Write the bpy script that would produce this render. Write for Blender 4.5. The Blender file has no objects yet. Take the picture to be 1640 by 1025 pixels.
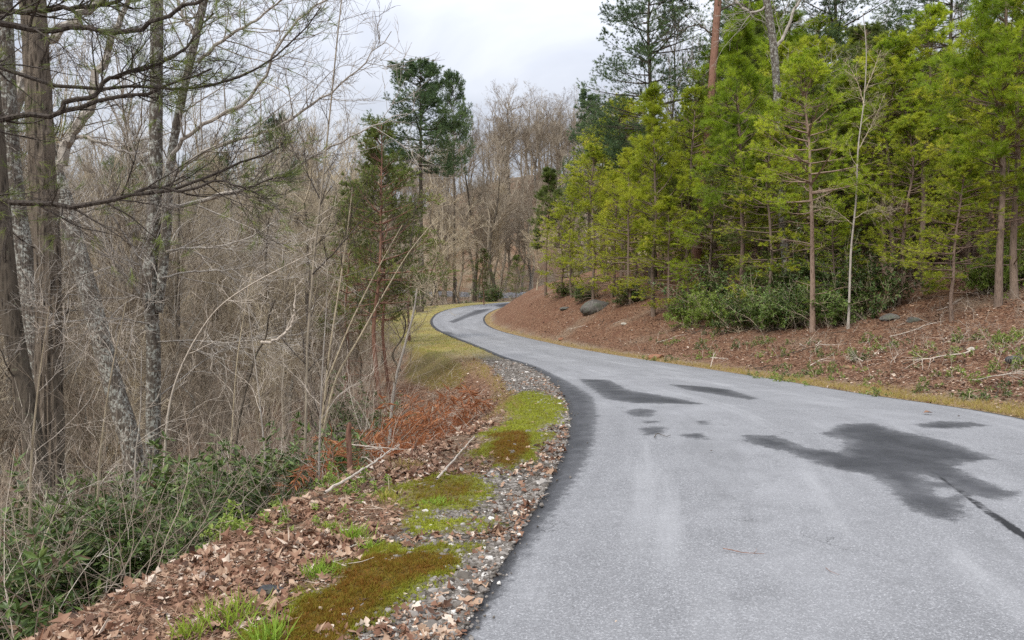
import bpy, math
import numpy as np
from mathutils import Vector
SC = bpy.context.scene
COL = SC.collection
R_ = math.radians

# ------------------------------------------------------------------ camera, sky, sun, exposure
F, CX, CY = 1216.0, 820.0, 512.5          # focal length and centre in photograph pixels
PITCH = -math.atan(62.5 / F)
CAM = np.array([0.0, 0.0, 1.6])
cam = bpy.data.cameras.new('camera')
cam.sensor_width = 36.0
cam.lens = 36.0 * F / 1640.0
cam.clip_start = 0.05
cam.clip_end = 3000
camo = bpy.data.objects.new('camera', cam)
COL.objects.link(camo)
camo.location = CAM
camo.rotation_euler = (math.pi / 2 + PITCH, 0, 0)
SC.camera = camo

SUN_EL, SUN_AZ = 48.0, 215.0
w = bpy.data.worlds.new('World')
SC.world = w
w.use_nodes = True
nt = w.node_tree
nt.nodes.clear()
def wn(t, **k):
    n = nt.nodes.new(t)
    for a, b in k.items():
        setattr(n, a, b)
    return n
sky = wn('ShaderNodeTexSky', sky_type='NISHITA', sun_disc=False)
sky.sun_elevation = R_(SUN_EL)
sky.sun_rotation = R_(SUN_AZ)
tc = wn('ShaderNodeTexCoord')
sep = wn('ShaderNodeSeparateXYZ')
nt.links.new(tc.outputs['Generated'], sep.inputs[0])
mp = wn('ShaderNodeMapping')
mp.inputs['Scale'].default_value = (1.0, 1.0, 3.2)
mp.inputs['Location'].default_value = (.35, .1, .2)
nt.links.new(tc.outputs['Generated'], mp.inputs[0])
no = wn('ShaderNodeTexNoise')
no.inputs['Scale'].default_value = 2.3
no.inputs['Detail'].default_value = 5
no.inputs['Roughness'].default_value = .5
no.inputs['Distortion'].default_value = .5
nt.links.new(mp.outputs[0], no.inputs['Vector'])
rp = wn('ShaderNodeValToRGB')
rp.color_ramp.elements[0].position = .36
rp.color_ramp.elements[0].color = (4.0 / 10, 4.25 / 10, 4.9 / 10, 1)
rp.color_ramp.elements[1].position = .64
rp.color_ramp.elements[1].color = (6.0 / 10, 6.2 / 10, 6.7 / 10, 1)
nt.links.new(no.outputs['Fac'], rp.inputs[0])
# zenith boosted beyond natural overcast, adding scene light while low sky stays dim
ml = wn('ShaderNodeMath', operation='MULTIPLY_ADD')
mx0 = wn('ShaderNodeMath', operation='MAXIMUM')
nt.links.new(sep.outputs['Z'], mx0.inputs[0])
mx0.inputs[1].default_value = 0
nt.links.new(mx0.outputs[0], ml.inputs[0])
ml.inputs[1].default_value = 24.0
ml.inputs[2].default_value = 4.2
vm = wn('ShaderNodeVectorMath', operation='SCALE')
nt.links.new(rp.outputs[0], vm.inputs[0])
nt.links.new(ml.outputs[0], vm.inputs['Scale'])
mix = wn('ShaderNodeMix', data_type='RGBA')
mix.inputs['Factor'].default_value = .9
nt.links.new(sky.outputs[0], mix.inputs['A'])
nt.links.new(vm.outputs[0], mix.inputs['B'])
bg = wn('ShaderNodeBackground')
bg.inputs['Strength'].default_value = .12
nt.links.new(mix.outputs['Result'], bg.inputs[0])
wo = wn('ShaderNodeOutputWorld')
nt.links.new(bg.outputs[0], wo.inputs[0])

sl = bpy.data.lights.new('sun', 'SUN')
sl.energy = 2.3
sl.angle = R_(14)
sl.color = (1.0, .96, .9)
slo = bpy.data.objects.new('sun', sl)
COL.objects.link(slo)
_e, _a = R_(SUN_EL), R_(SUN_AZ)
sdir = Vector((math.sin(_a) * math.cos(_e), math.cos(_a) * math.cos(_e), math.sin(_e)))
slo.rotation_euler = sdir.to_track_quat('Z', 'Y').to_euler()
SC.view_settings.view_transform = 'Standard'
SC.view_settings.look = 'None'
SC.view_settings.exposure = 0.42
SC.view_settings.gamma = 1
SC.cycles.max_bounces = 6
SC.cycles.diffuse_bounces = 4
SC.cycles.glossy_bounces = 2
SC.cycles.transmission_bounces = 3
SC.cycles.transparent_max_bounces = 8
SC.cycles.use_denoising = False

# ------------------------------------------------------------------ mesh helpers
def link(o, parent=None):
    COL.objects.link(o)
    if parent is not None:
        o.parent = parent
    return o
def tag(o, label=None, cat=None, group=None, kind=None):
    if label: o['label'] = label
    if cat: o['category'] = cat
    if group: o['group'] = group
    if kind: o['kind'] = kind
    return o
class Buf:
    def __init__(s):
        s.v, s.q, s.t, s.n, s.at = [], [], [], 0, []
    def add(s, v, f, tint=0.5):
        v = np.asarray(v, float).reshape(-1, 3)
        f = np.asarray(f, int)
        (s.q if f.shape[-1] == 4 else s.t).append(f.reshape(-1, f.shape[-1]) + s.n)
        s.v.append(v)
        a = np.asarray(tint, float)
        s.at.append(np.full(len(v), float(a)) if a.ndim == 0 else a.reshape(-1))
        s.n += len(v)
    def mesh(s, name, mats, smooth=False):
        V = np.concatenate(s.v)
        me = bpy.data.meshes.new(name)
        q = np.concatenate(s.q) if s.q else np.zeros((0, 4), int)
        t = np.concatenate(s.t) if s.t else np.zeros((0, 3), int)
        me.vertices.add(len(V))
        me.vertices.foreach_set('co', V.astype(np.float32).ravel())
        L = np.concatenate([q.ravel(), t.ravel()])
        me.loops.add(len(L))
        me.loops.foreach_set('vertex_index', L.astype(np.int32))
        me.polygons.add(len(q) + len(t))
        st = np.concatenate([np.arange(len(q)) * 4, len(q) * 4 + np.arange(len(t)) * 3])
        me.polygons.foreach_set('loop_start', st.astype(np.int32))
        me.update(calc_edges=True)
        me.polygons.foreach_set('use_smooth', np.full(len(q) + len(t), smooth))
        if isinstance(mats, (list, tuple)) and len(mats) > 1:   # wood in quads, leaves in triangles
            me.polygons.foreach_set('material_index', np.concatenate([np.zeros(len(q)), np.ones(len(t))]).astype(np.int32))
        A = me.attributes.new('tint', 'FLOAT', 'POINT')
        A.data.foreach_set('value', np.concatenate(s.at).astype(np.float32))
        for m in (mats if isinstance(mats, (list, tuple)) else [mats]):
            me.materials.append(m)
        return me
    def build(s, name, mats, parent=None, smooth=False):
        return link(bpy.data.objects.new(name, s.mesh(name, mats, smooth)), parent)
def unit(v):
    return v / np.maximum(np.linalg.norm(v, axis=-1, keepdims=True), 1e-9)
def tubes(P, R, k, cap=False):
    """P (N,n,3) centre lines, R (N,n) radii -> verts, quads."""
    N, n, _ = P.shape
    T = unit(np.gradient(P, axis=1))
    m = unit(P[:, -1] - P[:, 0])
    ref = np.where(np.abs(m[:, 2:]) > .8, [[1., .13, 0]], [[.1, 0, 1.]])[:, None]
    A = unit(np.cross(T, ref)); B = np.cross(T, A)
    th = np.arange(k) * 2 * np.pi / k
    RR = R[..., None, None] if R.ndim == 2 else R[..., None]
    V = P[:, :, None] + RR * (A[:, :, None] * np.cos(th)[:, None] + B[:, :, None] * np.sin(th)[:, None])
    i = np.arange(k); j = (i + 1) % k
    a = (np.arange(N)[:, None, None] * n + np.arange(n - 1)[None, :, None]) * k
    Q = np.stack([a + i, a + j, a + k + j, a + k + i], -1)
    return V.reshape(-1, 3), Q.reshape(-1, 4)
def grow(rs, S, D, L, n, wob, up):
    N = len(S); P = np.empty((N, n, 3)); P[:, 0] = S; d = unit(D)
    U = np.zeros((N, 3)); U[:, 2] = up
    for i in range(1, n):
        d = unit(d + rs.normal(0, wob, (N, 3)) + U)
        P[:, i] = P[:, i - 1] + d * (L / (n - 1))[:, None]
    return P
def spawn(rs, P, R, m, t0, t1, a0, a1, flat=0.0):
    N, n, _ = P.shape
    idx = np.repeat(np.arange(N), m); t = rs.uniform(t0, t1, N * m)
    f = t * (n - 1); i = np.minimum(f.astype(int), n - 2); g = (f - i)[:, None]
    S = P[idx, i] * (1 - g) + P[idx, i + 1] * g
    T = unit(P[idx, i + 1] - P[idx, i])
    r = R[idx, i] * (1 - g[:, 0]) + R[idx, i + 1] * g[:, 0]
    q = rs.normal(size=T.shape); q[:, 2] *= (1 - flat)
    q = unit(q - T * (q * T).sum(-1, keepdims=True))
    a = rs.uniform(a0, a1, N * m)[:, None]
    return S, T * np.cos(a) + q * np.sin(a), r, t, idx
def taper(r0, r1, n, p=1.0):
    r0 = np.atleast_1d(r0)
    return r0[:, None] + (np.asarray(r1) - r0)[:, None] * (np.linspace(0, 1, n) ** p)[None]
def smooth_line(pts, n):
    pts = np.asarray(pts, float)
    t = np.concatenate([[0], np.cumsum(np.linalg.norm(np.diff(pts, axis=0), axis=1))])
    u = np.linspace(0, t[-1], n)
    # Catmull-Rom tangents on the arc length
    m = np.gradient(pts, t, axis=0)
    k = np.clip(np.searchsorted(t, u, side='right') - 1, 0, len(t) - 2)
    h = (t[k + 1] - t[k])[:, None]; s = ((u - t[k])[:, None]) / h
    return ((2 * s**3 - 3 * s**2 + 1) * pts[k] + (s**3 - 2 * s**2 + s) * h * m[k]
            + (-2 * s**3 + 3 * s**2) * pts[k + 1] + (s**3 - s**2) * h * m[k + 1])
def vnoise(x, y, seed=0):
    """cheap smooth value noise, -1..1"""
    xi, yi = np.floor(x).astype(np.int64), np.floor(y).astype(np.int64)
    fx, fy = x - xi, y - yi
    fx, fy = fx * fx * (3 - 2 * fx), fy * fy * (3 - 2 * fy)
    def h(a, b):
        k = (a * 374761393 + b * 668265263 + seed * 974711) & 0xffffffff
        k = ((k ^ (k >> 13)) * 1274126177) & 0xffffffff
        return ((k ^ (k >> 16)) & 0xffff) / 32767.5 - 1
    return ((h(xi, yi) * (1 - fx) + h(xi + 1, yi) * fx) * (1 - fy)
            + (h(xi, yi + 1) * (1 - fx) + h(xi + 1, yi + 1) * fx) * fy)
def fbm(x, y, s, o=3, seed=0):
    r = 0; a = 1.0
    for i in range(o):
        r = r + a * vnoise(x / s + 17.3 * i, y / s - 9.1 * i, seed + i); s = s / 2.03; a *= .5
    return r / 1.75
def sst(x, a, b):
    t = np.clip((x - a) / (b - a), 0, 1)
    return t * t * (3 - 2 * t)

# ------------------------------------------------------------------ lie of the land
_ky = np.array([-60, 0, 6, 9, 12.3, 18.8, 27, 36, 45, 55, 66, 75, 85, 100, 130, 900.])
_kz = np.array([.0, 0, 0.0, -.02, -.27, -.70, -1.15, -1.55, -1.82, -1.95, -1.97, -1.9, -1.75, -1.35, -1.2, -1.2])
_ty = np.arange(-60, 900, .25)
_tz = np.interp(_ty, _ky, _kz)
_kr = np.exp(-.5 * (np.arange(-16, 17) * .25 / 1.6) ** 2); _kr /= _kr.sum()
_tz = np.convolve(np.pad(_tz, 16, mode='edge'), _kr, 'valid')
def zr(y): return np.interp(y, _ty, _tz)
_cp, _sp = math.cos(PITCH), math.sin(PITCH)
def ray(px, py):
    a = (np.asarray(px, float) - CX) / F; b = (CY - np.asarray(py, float)) / F
    y = _cp - b * _sp; z = _sp + b * _cp
    return a / y, z / y                       # x and z gained per metre of depth
def on_road(px, py):
    a, b = ray(px, py)
    ds = np.concatenate([np.arange(1.5, 20, .01), np.arange(20, 160, .05)])
    h = CAM[2] + b * ds - zr(ds)
    k = np.argmax(h < 0)
    d = ds[k] if h[k] < 0 else 160.
    return np.array([a * d, d])
def X(px, d): return float(ray(px, 450)[0] * d)
def ZT(py, d): return float(CAM[2] + ray(820, py)[1] * d)
Lpx = [(725, 1025), (757, 975), (790, 925), (830, 860), (860, 810), (888, 765), (905, 730), (913, 700), (915, 670), (911, 650), (900, 630), (880, 607), (862, 594), (835, 582),
       (800, 571), (770, 558), (740, 546), (715, 536), (697, 527), (689, 517), (692, 508), (703, 500), (720, 494.5), (750, 489.5), (780, 486.5), (830, 483)]
Rpx = [(1640, 668), (1520, 650), (1400, 634), (1300, 617), (1200, 601), (1120, 589), (1060, 580), (1000, 571), (940, 561), (880, 549), (840, 540), (805, 531),
       (785, 523), (777, 515), (777, 508), (783, 502), (795, 496), (815, 490.5), (838, 486.5)]
EL = [on_road(*p) for p in Lpx]; ER = [on_road(*p) for p in Rpx]
EL = np.array([(-1.9, -9), (-1.35, -3), (-.8, .5)] + [tuple(p) for p in EL] + [(8, 107.5), (20, 110), (40, 109)])
ER = np.array([(2.9, -9), (3.5, -3), (4.2, .5), (5.3, 5.0)] + [tuple(p) for p in ER] + [(8, 101.5), (20, 104), (40, 103)])
def relax(E, it=2):
    E = E.copy()
    for _ in range(it):
        E[1:-1] = .25 * E[:-2] + .5 * E[1:-1] + .25 * E[2:]
    return E
EL = smooth_line(relax(smooth_line(EL, 160), 3), 420)
ER = smooth_line(relax(smooth_line(ER, 160), 3), 420)
if globals().get('DEBUG_ROAD'): print(EL[::20], ER[::20])
def dist_line(x, y, E):
    """distance to polyline and arc length of nearest point"""
    out = np.full(x.shape, 1e9); arc = np.zeros(x.shape)
    seg = E[1:] - E[:-1]; L = np.linalg.norm(seg, axis=1); c = np.concatenate([[0], np.cumsum(L)])
    for i in range(len(seg)):
        px, py = x - E[i, 0], y - E[i, 1]
        t = np.clip((px * seg[i, 0] + py * seg[i, 1]) / (L[i] ** 2), 0, 1)
        d = np.hypot(px - t * seg[i, 0], py - t * seg[i, 1])
        m = d < out
        out[m] = d[m]; arc[m] = (c[i] + t * L[i])[m]
    return out, arc
def inside(x, y, P):
    r = np.zeros(x.shape, bool); j = len(P) - 1
    for i in range(len(P)):
        a, b = P[i], P[j]
        c = ((a[1] > y) != (b[1] > y)) & (x < (b[0] - a[0]) * (y - a[1]) / (b[1] - a[1] + 1e-12) + a[0])
        r ^= c; j = i
    return r
ROADPOLY = np.concatenate([EL, ER[::-1]])
ELc, ERc = EL[::3], ER[::3]
def land(x, y, full=False):
    x = np.asarray(x, float); y = np.asarray(y, float)
    shp = np.broadcast(x, y).shape
    x = np.broadcast_to(x, shp).ravel(); y = np.broadcast_to(y, shp).ravel()
    dl, _ = dist_line(x, y, ELc if x.size > 3000 else EL); dr, _ = dist_line(x, y, ERc if x.size > 3000 else ER)
    ins = inside(x, y, ROADPOLY)
    left = (dl < dr) & ~ins; right = ~left & ~ins
    s = np.where(left, dl, dr)
    base = zr(y)
    # right bank
    fast = sst(y, 28, 55) * (1 - sst(y, 100, 125))
    n1 = fbm(x, y, 5.0, 3, 3)
    bank = .02 + .20 * np.clip(s - .35, 0, 2.2) + .28 * np.clip(s - 2.2, 0, 14) + .24 * np.clip(s - 14, 0, 40)
    bankf = .05 + .62 * np.clip(s - .5, 0, 4) + .30 * np.clip(s - 4.5, 0, 60)
    hr = bank * (1 - fast) + bankf * fast + (.22 * n1 + .05 * fbm(x, y, .7, 3, 5)) * sst(s, .4, 3)
    # left verge and ravine
    vw = np.interp(y, [0, 4, 6.5, 9, 12, 17, 24, 40, 60, 90, 110], [2.1, 1.9, 1.75, 1.0, .8, 1.0, 1.6, 3.2, 5.0, 6, 5])
    ss = np.maximum(s - vw, 0)
    steep = np.interp(y, [0, 60, 95, 120], [.62, .5, .2, .1])
    deep = np.interp(y, [0, 10, 60, 100, 120], [3.0, 3.6, 3.0, 1.2, .4])
    drop = deep * (1 - np.exp(-ss * steep / deep * 1.1))
    rise = .05 * np.clip(s - 22, 0, 400) * sst(y, -5, 40)
    hl = -.03 * np.minimum(s, vw) - drop + rise + (.3 * fbm(x, y, 6.0, 3, 9) + .05 * fbm(x, y, .8, 2, 11)) * sst(ss, .2, 3)
    hl = hl + .025 * fbm(x, y, .35, 3, 21) * sst(s, .3, .8)
    h = base + np.where(left, hl, np.where(right, hr, 0))
    # hill that closes the view behind the bend, and far ridge to the left
    hill = 27 * sst(y - .10 * x, 138, 192) * sst(x, -48, 8) + 13 * sst(y, 120, 210) * (1 - sst(x, -48, 8))
    hill = hill + .05 * np.clip(y - 200, 0, 500)
    h = h + np.where(ins, 0, hill + .8 * fbm(x, y, 17., 3, 31) * sst(y, 112, 140))
    edge = np.minimum(dl, dr)
    h = np.where(ins, base - np.minimum(.5, .035 + .35 * edge), h - .012)
    if full:
        return h.reshape(shp), dict(left=left.reshape(shp), right=right.reshape(shp), ins=ins.reshape(shp), s=s.reshape(shp), ss=ss.reshape(shp), vw=vw.reshape(shp))
    return h.reshape(shp)
def gz(x, y): return float(land(np.array([x]), np.array([y]))[0])

def base_at(px, py, d0=5., d1=120., left=False):
    """depth at which the ground in this direction is seen at height py"""
    d = np.geomspace(d0, d1, 400); a, b = ray(px, py)
    x = a * d; h = land(x, d)
    below = CAM[2] + b * d < h
    _, g = land(x, d, True)
    ok = below & ~g['ins']
    return float(d[np.argmax(ok)]) if ok.any() else d1
# surface zones of the verge, outlined on the ground they cover
def ground_poly(pts): return np.array([on_road(*p) for p in pts])
MOSS = [([(398, 1040), (440, 985), (500, 940), (560, 895), (620, 868), (690, 870), (740, 885), (712, 915), (655, 938), (612, 965), (575, 1000), (560, 1045)], 1.0, .2),
        ([(640, 765), (700, 752), (785, 765), (780, 790), (740, 806), (690, 810), (650, 800)], .8, .4),
        ([(665, 825), (735, 828), (722, 845), (672, 843)], .8, .85),
        ([(757, 825), (782, 828), (775, 842), (752, 840)], .7, .85),
        ([(805, 640), (850, 622), (900, 642), (908, 662), (880, 682), (830, 690), (790, 690), (822, 665)], .85, .8),
        ([(780, 690), (830, 686), (868, 694), (858, 720), (820, 744), (772, 738)], 1.0, .15),
        ([(660, 552), (700, 560), (750, 584), (735, 592), (690, 583), (645, 570)], .5, .5),
        ([(600, 960), (650, 942), (700, 920), (735, 892), (738, 905), (690, 945), (640, 968)], .5, .9)]
MOSSP = [(ground_poly(p), a, b) for p, a, b in MOSS]
def poly_sd(x, y, P):
    d, _ = dist_line(x, y, np.concatenate([P, P[:1]]))
    return np.where(inside(x, y, P), d, -d)
def zones(x, y):
    h, g = land(x, y, True)
    s, L, Rr = g['s'], g['left'], g['right']
    nz = fbm(x, y, .5, 3, 41)
    moss = np.zeros(x.shape); hue = np.full(x.shape, .5)
    for P, a, b in MOSSP:
        sd_ = poly_sd(x, y, P); m = a * sst(sd_ + .045 + .20 * fbm(x, y, .20, 5, 51), -.12, .16)
        b = b + (.9 - b) * .75 * (1 - sst(sd_ + .12 * fbm(x, y, .3, 3, 55), 0, .14)) * (y < 9); hue = np.where(m > moss, b, hue); moss = np.maximum(moss, m)
    spr = L * .75 * sst(fbm(x, y, .28, 4, 57), .30, .48) * sst(s, .18, .4) * (1 - sst(g['ss'], -.35, 0)) * (1 - sst(y, 16, 28)); hue = np.where(spr > moss, .85, hue); moss = np.maximum(moss, spr)
    gw = np.interp(y, [0, 4, 6, 9, 12, 20, 40], [.95, .85, .6, .42, .75, 1.1, .5]) + .18 * nz
    gravel = L * (1 - sst(s, gw - .12, gw + .12)) * (1 - sst(y, 26, 38)) * (1 - .7 * moss)
    grass = L * sst(y, 24, 36) * (1 - sst(y, 108, 118)) * (1 - sst(g['ss'], -.6, .5)) * (1 - .35 * sst(nz, 0, .5))
    strw = Rr * (1 - sst(s + .25 * nz, .25, .75)) + L * sst(y, 9, 12) * (1 - sst(y, 22, 30)) * sst(s, gw, gw + .2) * (1 - sst(s, g['vw'], g['vw'] + .4)) * .6
    rust = np.maximum(Rr * sst(s, .4, 1.2), L * sst(g['ss'], -.3, .4) * (1 - sst(g['ss'], 5, 8)) * (1 - sst(y, 25, 38)))
    rust = rust * (1 - .5 * sst(fbm(x, y, 3., 3, 61), .1, .6))
    return h, g, dict(moss=moss, hue=hue, gravel=gravel, grass=grass, straw=strw, rust=rust)

# ------------------------------------------------------------------ material helpers
class M:
    def __init__(s, name):
        s.m = bpy.data.materials.new(name); s.m.use_nodes = True
        s.t = s.m.node_tree; s.t.nodes.clear()
        s.out = s.n('ShaderNodeOutputMaterial')
        s.p = s.n('ShaderNodeBsdfPrincipled')
        s.l(s.p.outputs[0], s.out.inputs[0])
        s.p.inputs['Specular IOR Level'].default_value = .3
    def n(s, t, **k):
        x = s.t.nodes.new(t)
        for a, b in k.items(): setattr(x, a, b)
        return x
    def l(s, a, b): s.t.links.new(a, b)
    def val(s, sock, v):
        if hasattr(v, 'is_output') or isinstance(v, bpy.types.NodeSocket): s.l(v, sock)
        else: sock.default_value = v
    def coord(s, kind='Object', scale=(1, 1, 1)):
        c = s.n('ShaderNodeTexCoord'); m = s.n('ShaderNodeMapping'); m.inputs['Scale'].default_value = scale
        s.l(c.outputs[kind], m.inputs[0]); return m.outputs[0]
    def noise(s, vec, sc, det=4, rough=.55, dist=0, out='Fac'):
        x = s.n('ShaderNodeTexNoise')
        s.l(vec, x.inputs['Vector']); x.inputs['Scale'].default_value = sc
        x.inputs['Detail'].default_value = det; x.inputs['Roughness'].default_value = rough; x.inputs['Distortion'].default_value = dist
        return x.outputs[out]
    def vor(s, vec, sc, out='Distance', feat='F1', rnd=1):
        x = s.n('ShaderNodeTexVoronoi', feature=feat); s.l(vec, x.inputs['Vector']); x.inputs['Scale'].default_value = sc
        x.inputs['Randomness'].default_value = rnd
        return x.outputs[out]
    def ramp(s, f, stops, interp='LINEAR'):
        r = s.n('ShaderNodeValToRGB'); r.color_ramp.interpolation = interp
        e = r.color_ramp.elements
        while len(e) < len(stops): e.new(.5)
        for k, (p, c) in zip(e, stops):
            k.position = p; k.color = (*c, 1) if not isinstance(c, (int, float)) else (c, c, c, 1)
        s.l(f, r.inputs[0]); return r.outputs[0]
    def mix(s, f, a, b, mode='MIX'):
        x = s.n('ShaderNodeMix', data_type='RGBA', blend_type=mode)
        s.val(x.inputs['Factor'], f)
        for k, v in (('A', a), ('B', b)):
            if isinstance(v, tuple): v = (*v, 1)
            s.val(x.inputs[k], v)
        return x.outputs['Result']
    def math(s, op, a, b=0, c=0, clamp=False):
        x = s.n('ShaderNodeMath', operation=op, use_clamp=clamp)
        s.val(x.inputs[0], a); s.val(x.inputs[1], b); s.val(x.inputs[2], c)
        return x.outputs[0]
    def attr(s, name): return s.n('ShaderNodeAttribute', attribute_name=name).outputs['Fac']
    def step(s, v, a, b):
        x = s.n('ShaderNodeMapRange', interpolation_type='SMOOTHSTEP'); s.l(v, x.inputs['Value'])
        x.inputs['From Min'].default_value = a; x.inputs['From Max'].default_value = b
        return x.outputs[0]
    def sep(s, c):
        x = s.n('ShaderNodeSeparateColor'); s.l(c, x.inputs[0]); return x.outputs
    def bump(s, h, strength, dist):
        b = s.n('ShaderNodeBump'); s.l(h, b.inputs['Height']); b.inputs['Strength'].default_value = strength; b.inputs['Distance'].default_value = dist
        s.l(b.outputs[0], s.p.inputs['Normal'])
    def fin(s, col=None, rough=.8, spec=None):
        if col is not None: s.val(s.p.inputs['Base Color'], (*col, 1) if isinstance(col, tuple) else col)
        s.val(s.p.inputs['Roughness'], rough)
        if spec is not None: s.p.inputs['Specular IOR Level'].default_value = spec
        return s.m

def mat_ground():
    m = M('forest_floor'); v = m.coord('Object')
    n1 = m.noise(v, .35, 5); n2 = m.noise(v, 3.2, 4); n3 = m.noise(v, 30, 4, .65)
    cell = m.sep(m.vor(v, 17, 'Color'))
    leaf = m.ramp(cell[0], [(0, (.085, .05, .032)), (.35, (.17, .095, .055)), (.6, (.26, .16, .10)), (.85, (.34, .23, .15)), (1, (.12, .075, .05))])
    dull = m.ramp(cell[1], [(0, (.12, .09, .06)), (.5, (.25, .19, .13)), (1, (.36, .29, .20))])
    rustc = m.ramp(cell[0], [(0, (.06, .032, .02)), (.4, (.14, .068, .038)), (.7, (.22, .115, .065)), (1, (.30, .19, .12))])
    base = m.mix(m.step(n1, .4, .62), dull, leaf)
    rustc = m.mix(m.step(m.noise(v, 1.1, 5, .65), .5, .66), rustc, m.ramp(n3, [(.3, (.10, .045, .028)), (.7, (.21, .105, .06))]))
    base = m.mix(m.attr('rust'), base, rustc)
    base = m.mix(m.step(n3, .45, .75), base, m.mix(.5, base, (.035, .025, .018)))
    gc = m.sep(m.vor(v, 62, 'Color'))
    gravel = m.ramp(gc[0], [(0, (.05, .042, .034)), (.45, (.13, .112, .093)), (.8, (.24, .215, .19)), (1, (.42, .395, .36))])
    soil = m.ramp(m.noise(v, 25, 5, .7), [(.3, (.06, .045, .03)), (.7, (.17, .13, .09))])
    gravel = m.mix(m.step(m.noise(v, 6, 4, .6), .42, .6), gravel, m.mix(.7, gravel, soil))
    base = m.mix(m.attr('gravel'), base, gravel)
    straw = m.ramp(m.noise(v, 40, 4, .7), [(.3, (.14, .09, .045)), (.5, (.26, .18, .085)), (.7, (.36, .27, .14))])
    base = m.mix(m.attr('straw'), base, straw)
    grs = m.ramp(m.noise(v, 1.1, 5, .65), [(.35, (.24, .27, .03)), (.5, (.38, .36, .045)), (.65, (.44, .36, .10))])
    grs = m.mix(m.step(n3, .5, .7), grs, m.mix(.6, grs, (.09, .08, .03)))
    base = m.mix(m.attr('grass'), base, grs)
    mo = m.ramp(m.math('ADD', m.attr('hue'), m.math('MULTIPLY', m.math('SUBTRACT', m.noise(v, 7, 4, .6), .5), .9)),
                [(0, (.19, .075, .012)), (.35, (.16, .11, .014)), (.6, (.20, .21, .02)), (1, (.30, .33, .03))])
    mo = m.mix(m.step(m.noise(v, 60, 3, .7), .42, .62), m.mix(.6, mo, (.03, .03, .008)), mo)
    base = m.mix(m.attr('moss'), base, mo)
    hgt = m.math('ADD', m.math('MULTIPLY', m.vor(v, 17), .6), m.math('MULTIPLY', m.noise(v, 40, 5, .7), 1.0))
    m.bump(hgt, .8, .05)
    return m.fin(base, .95, .15)

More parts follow.
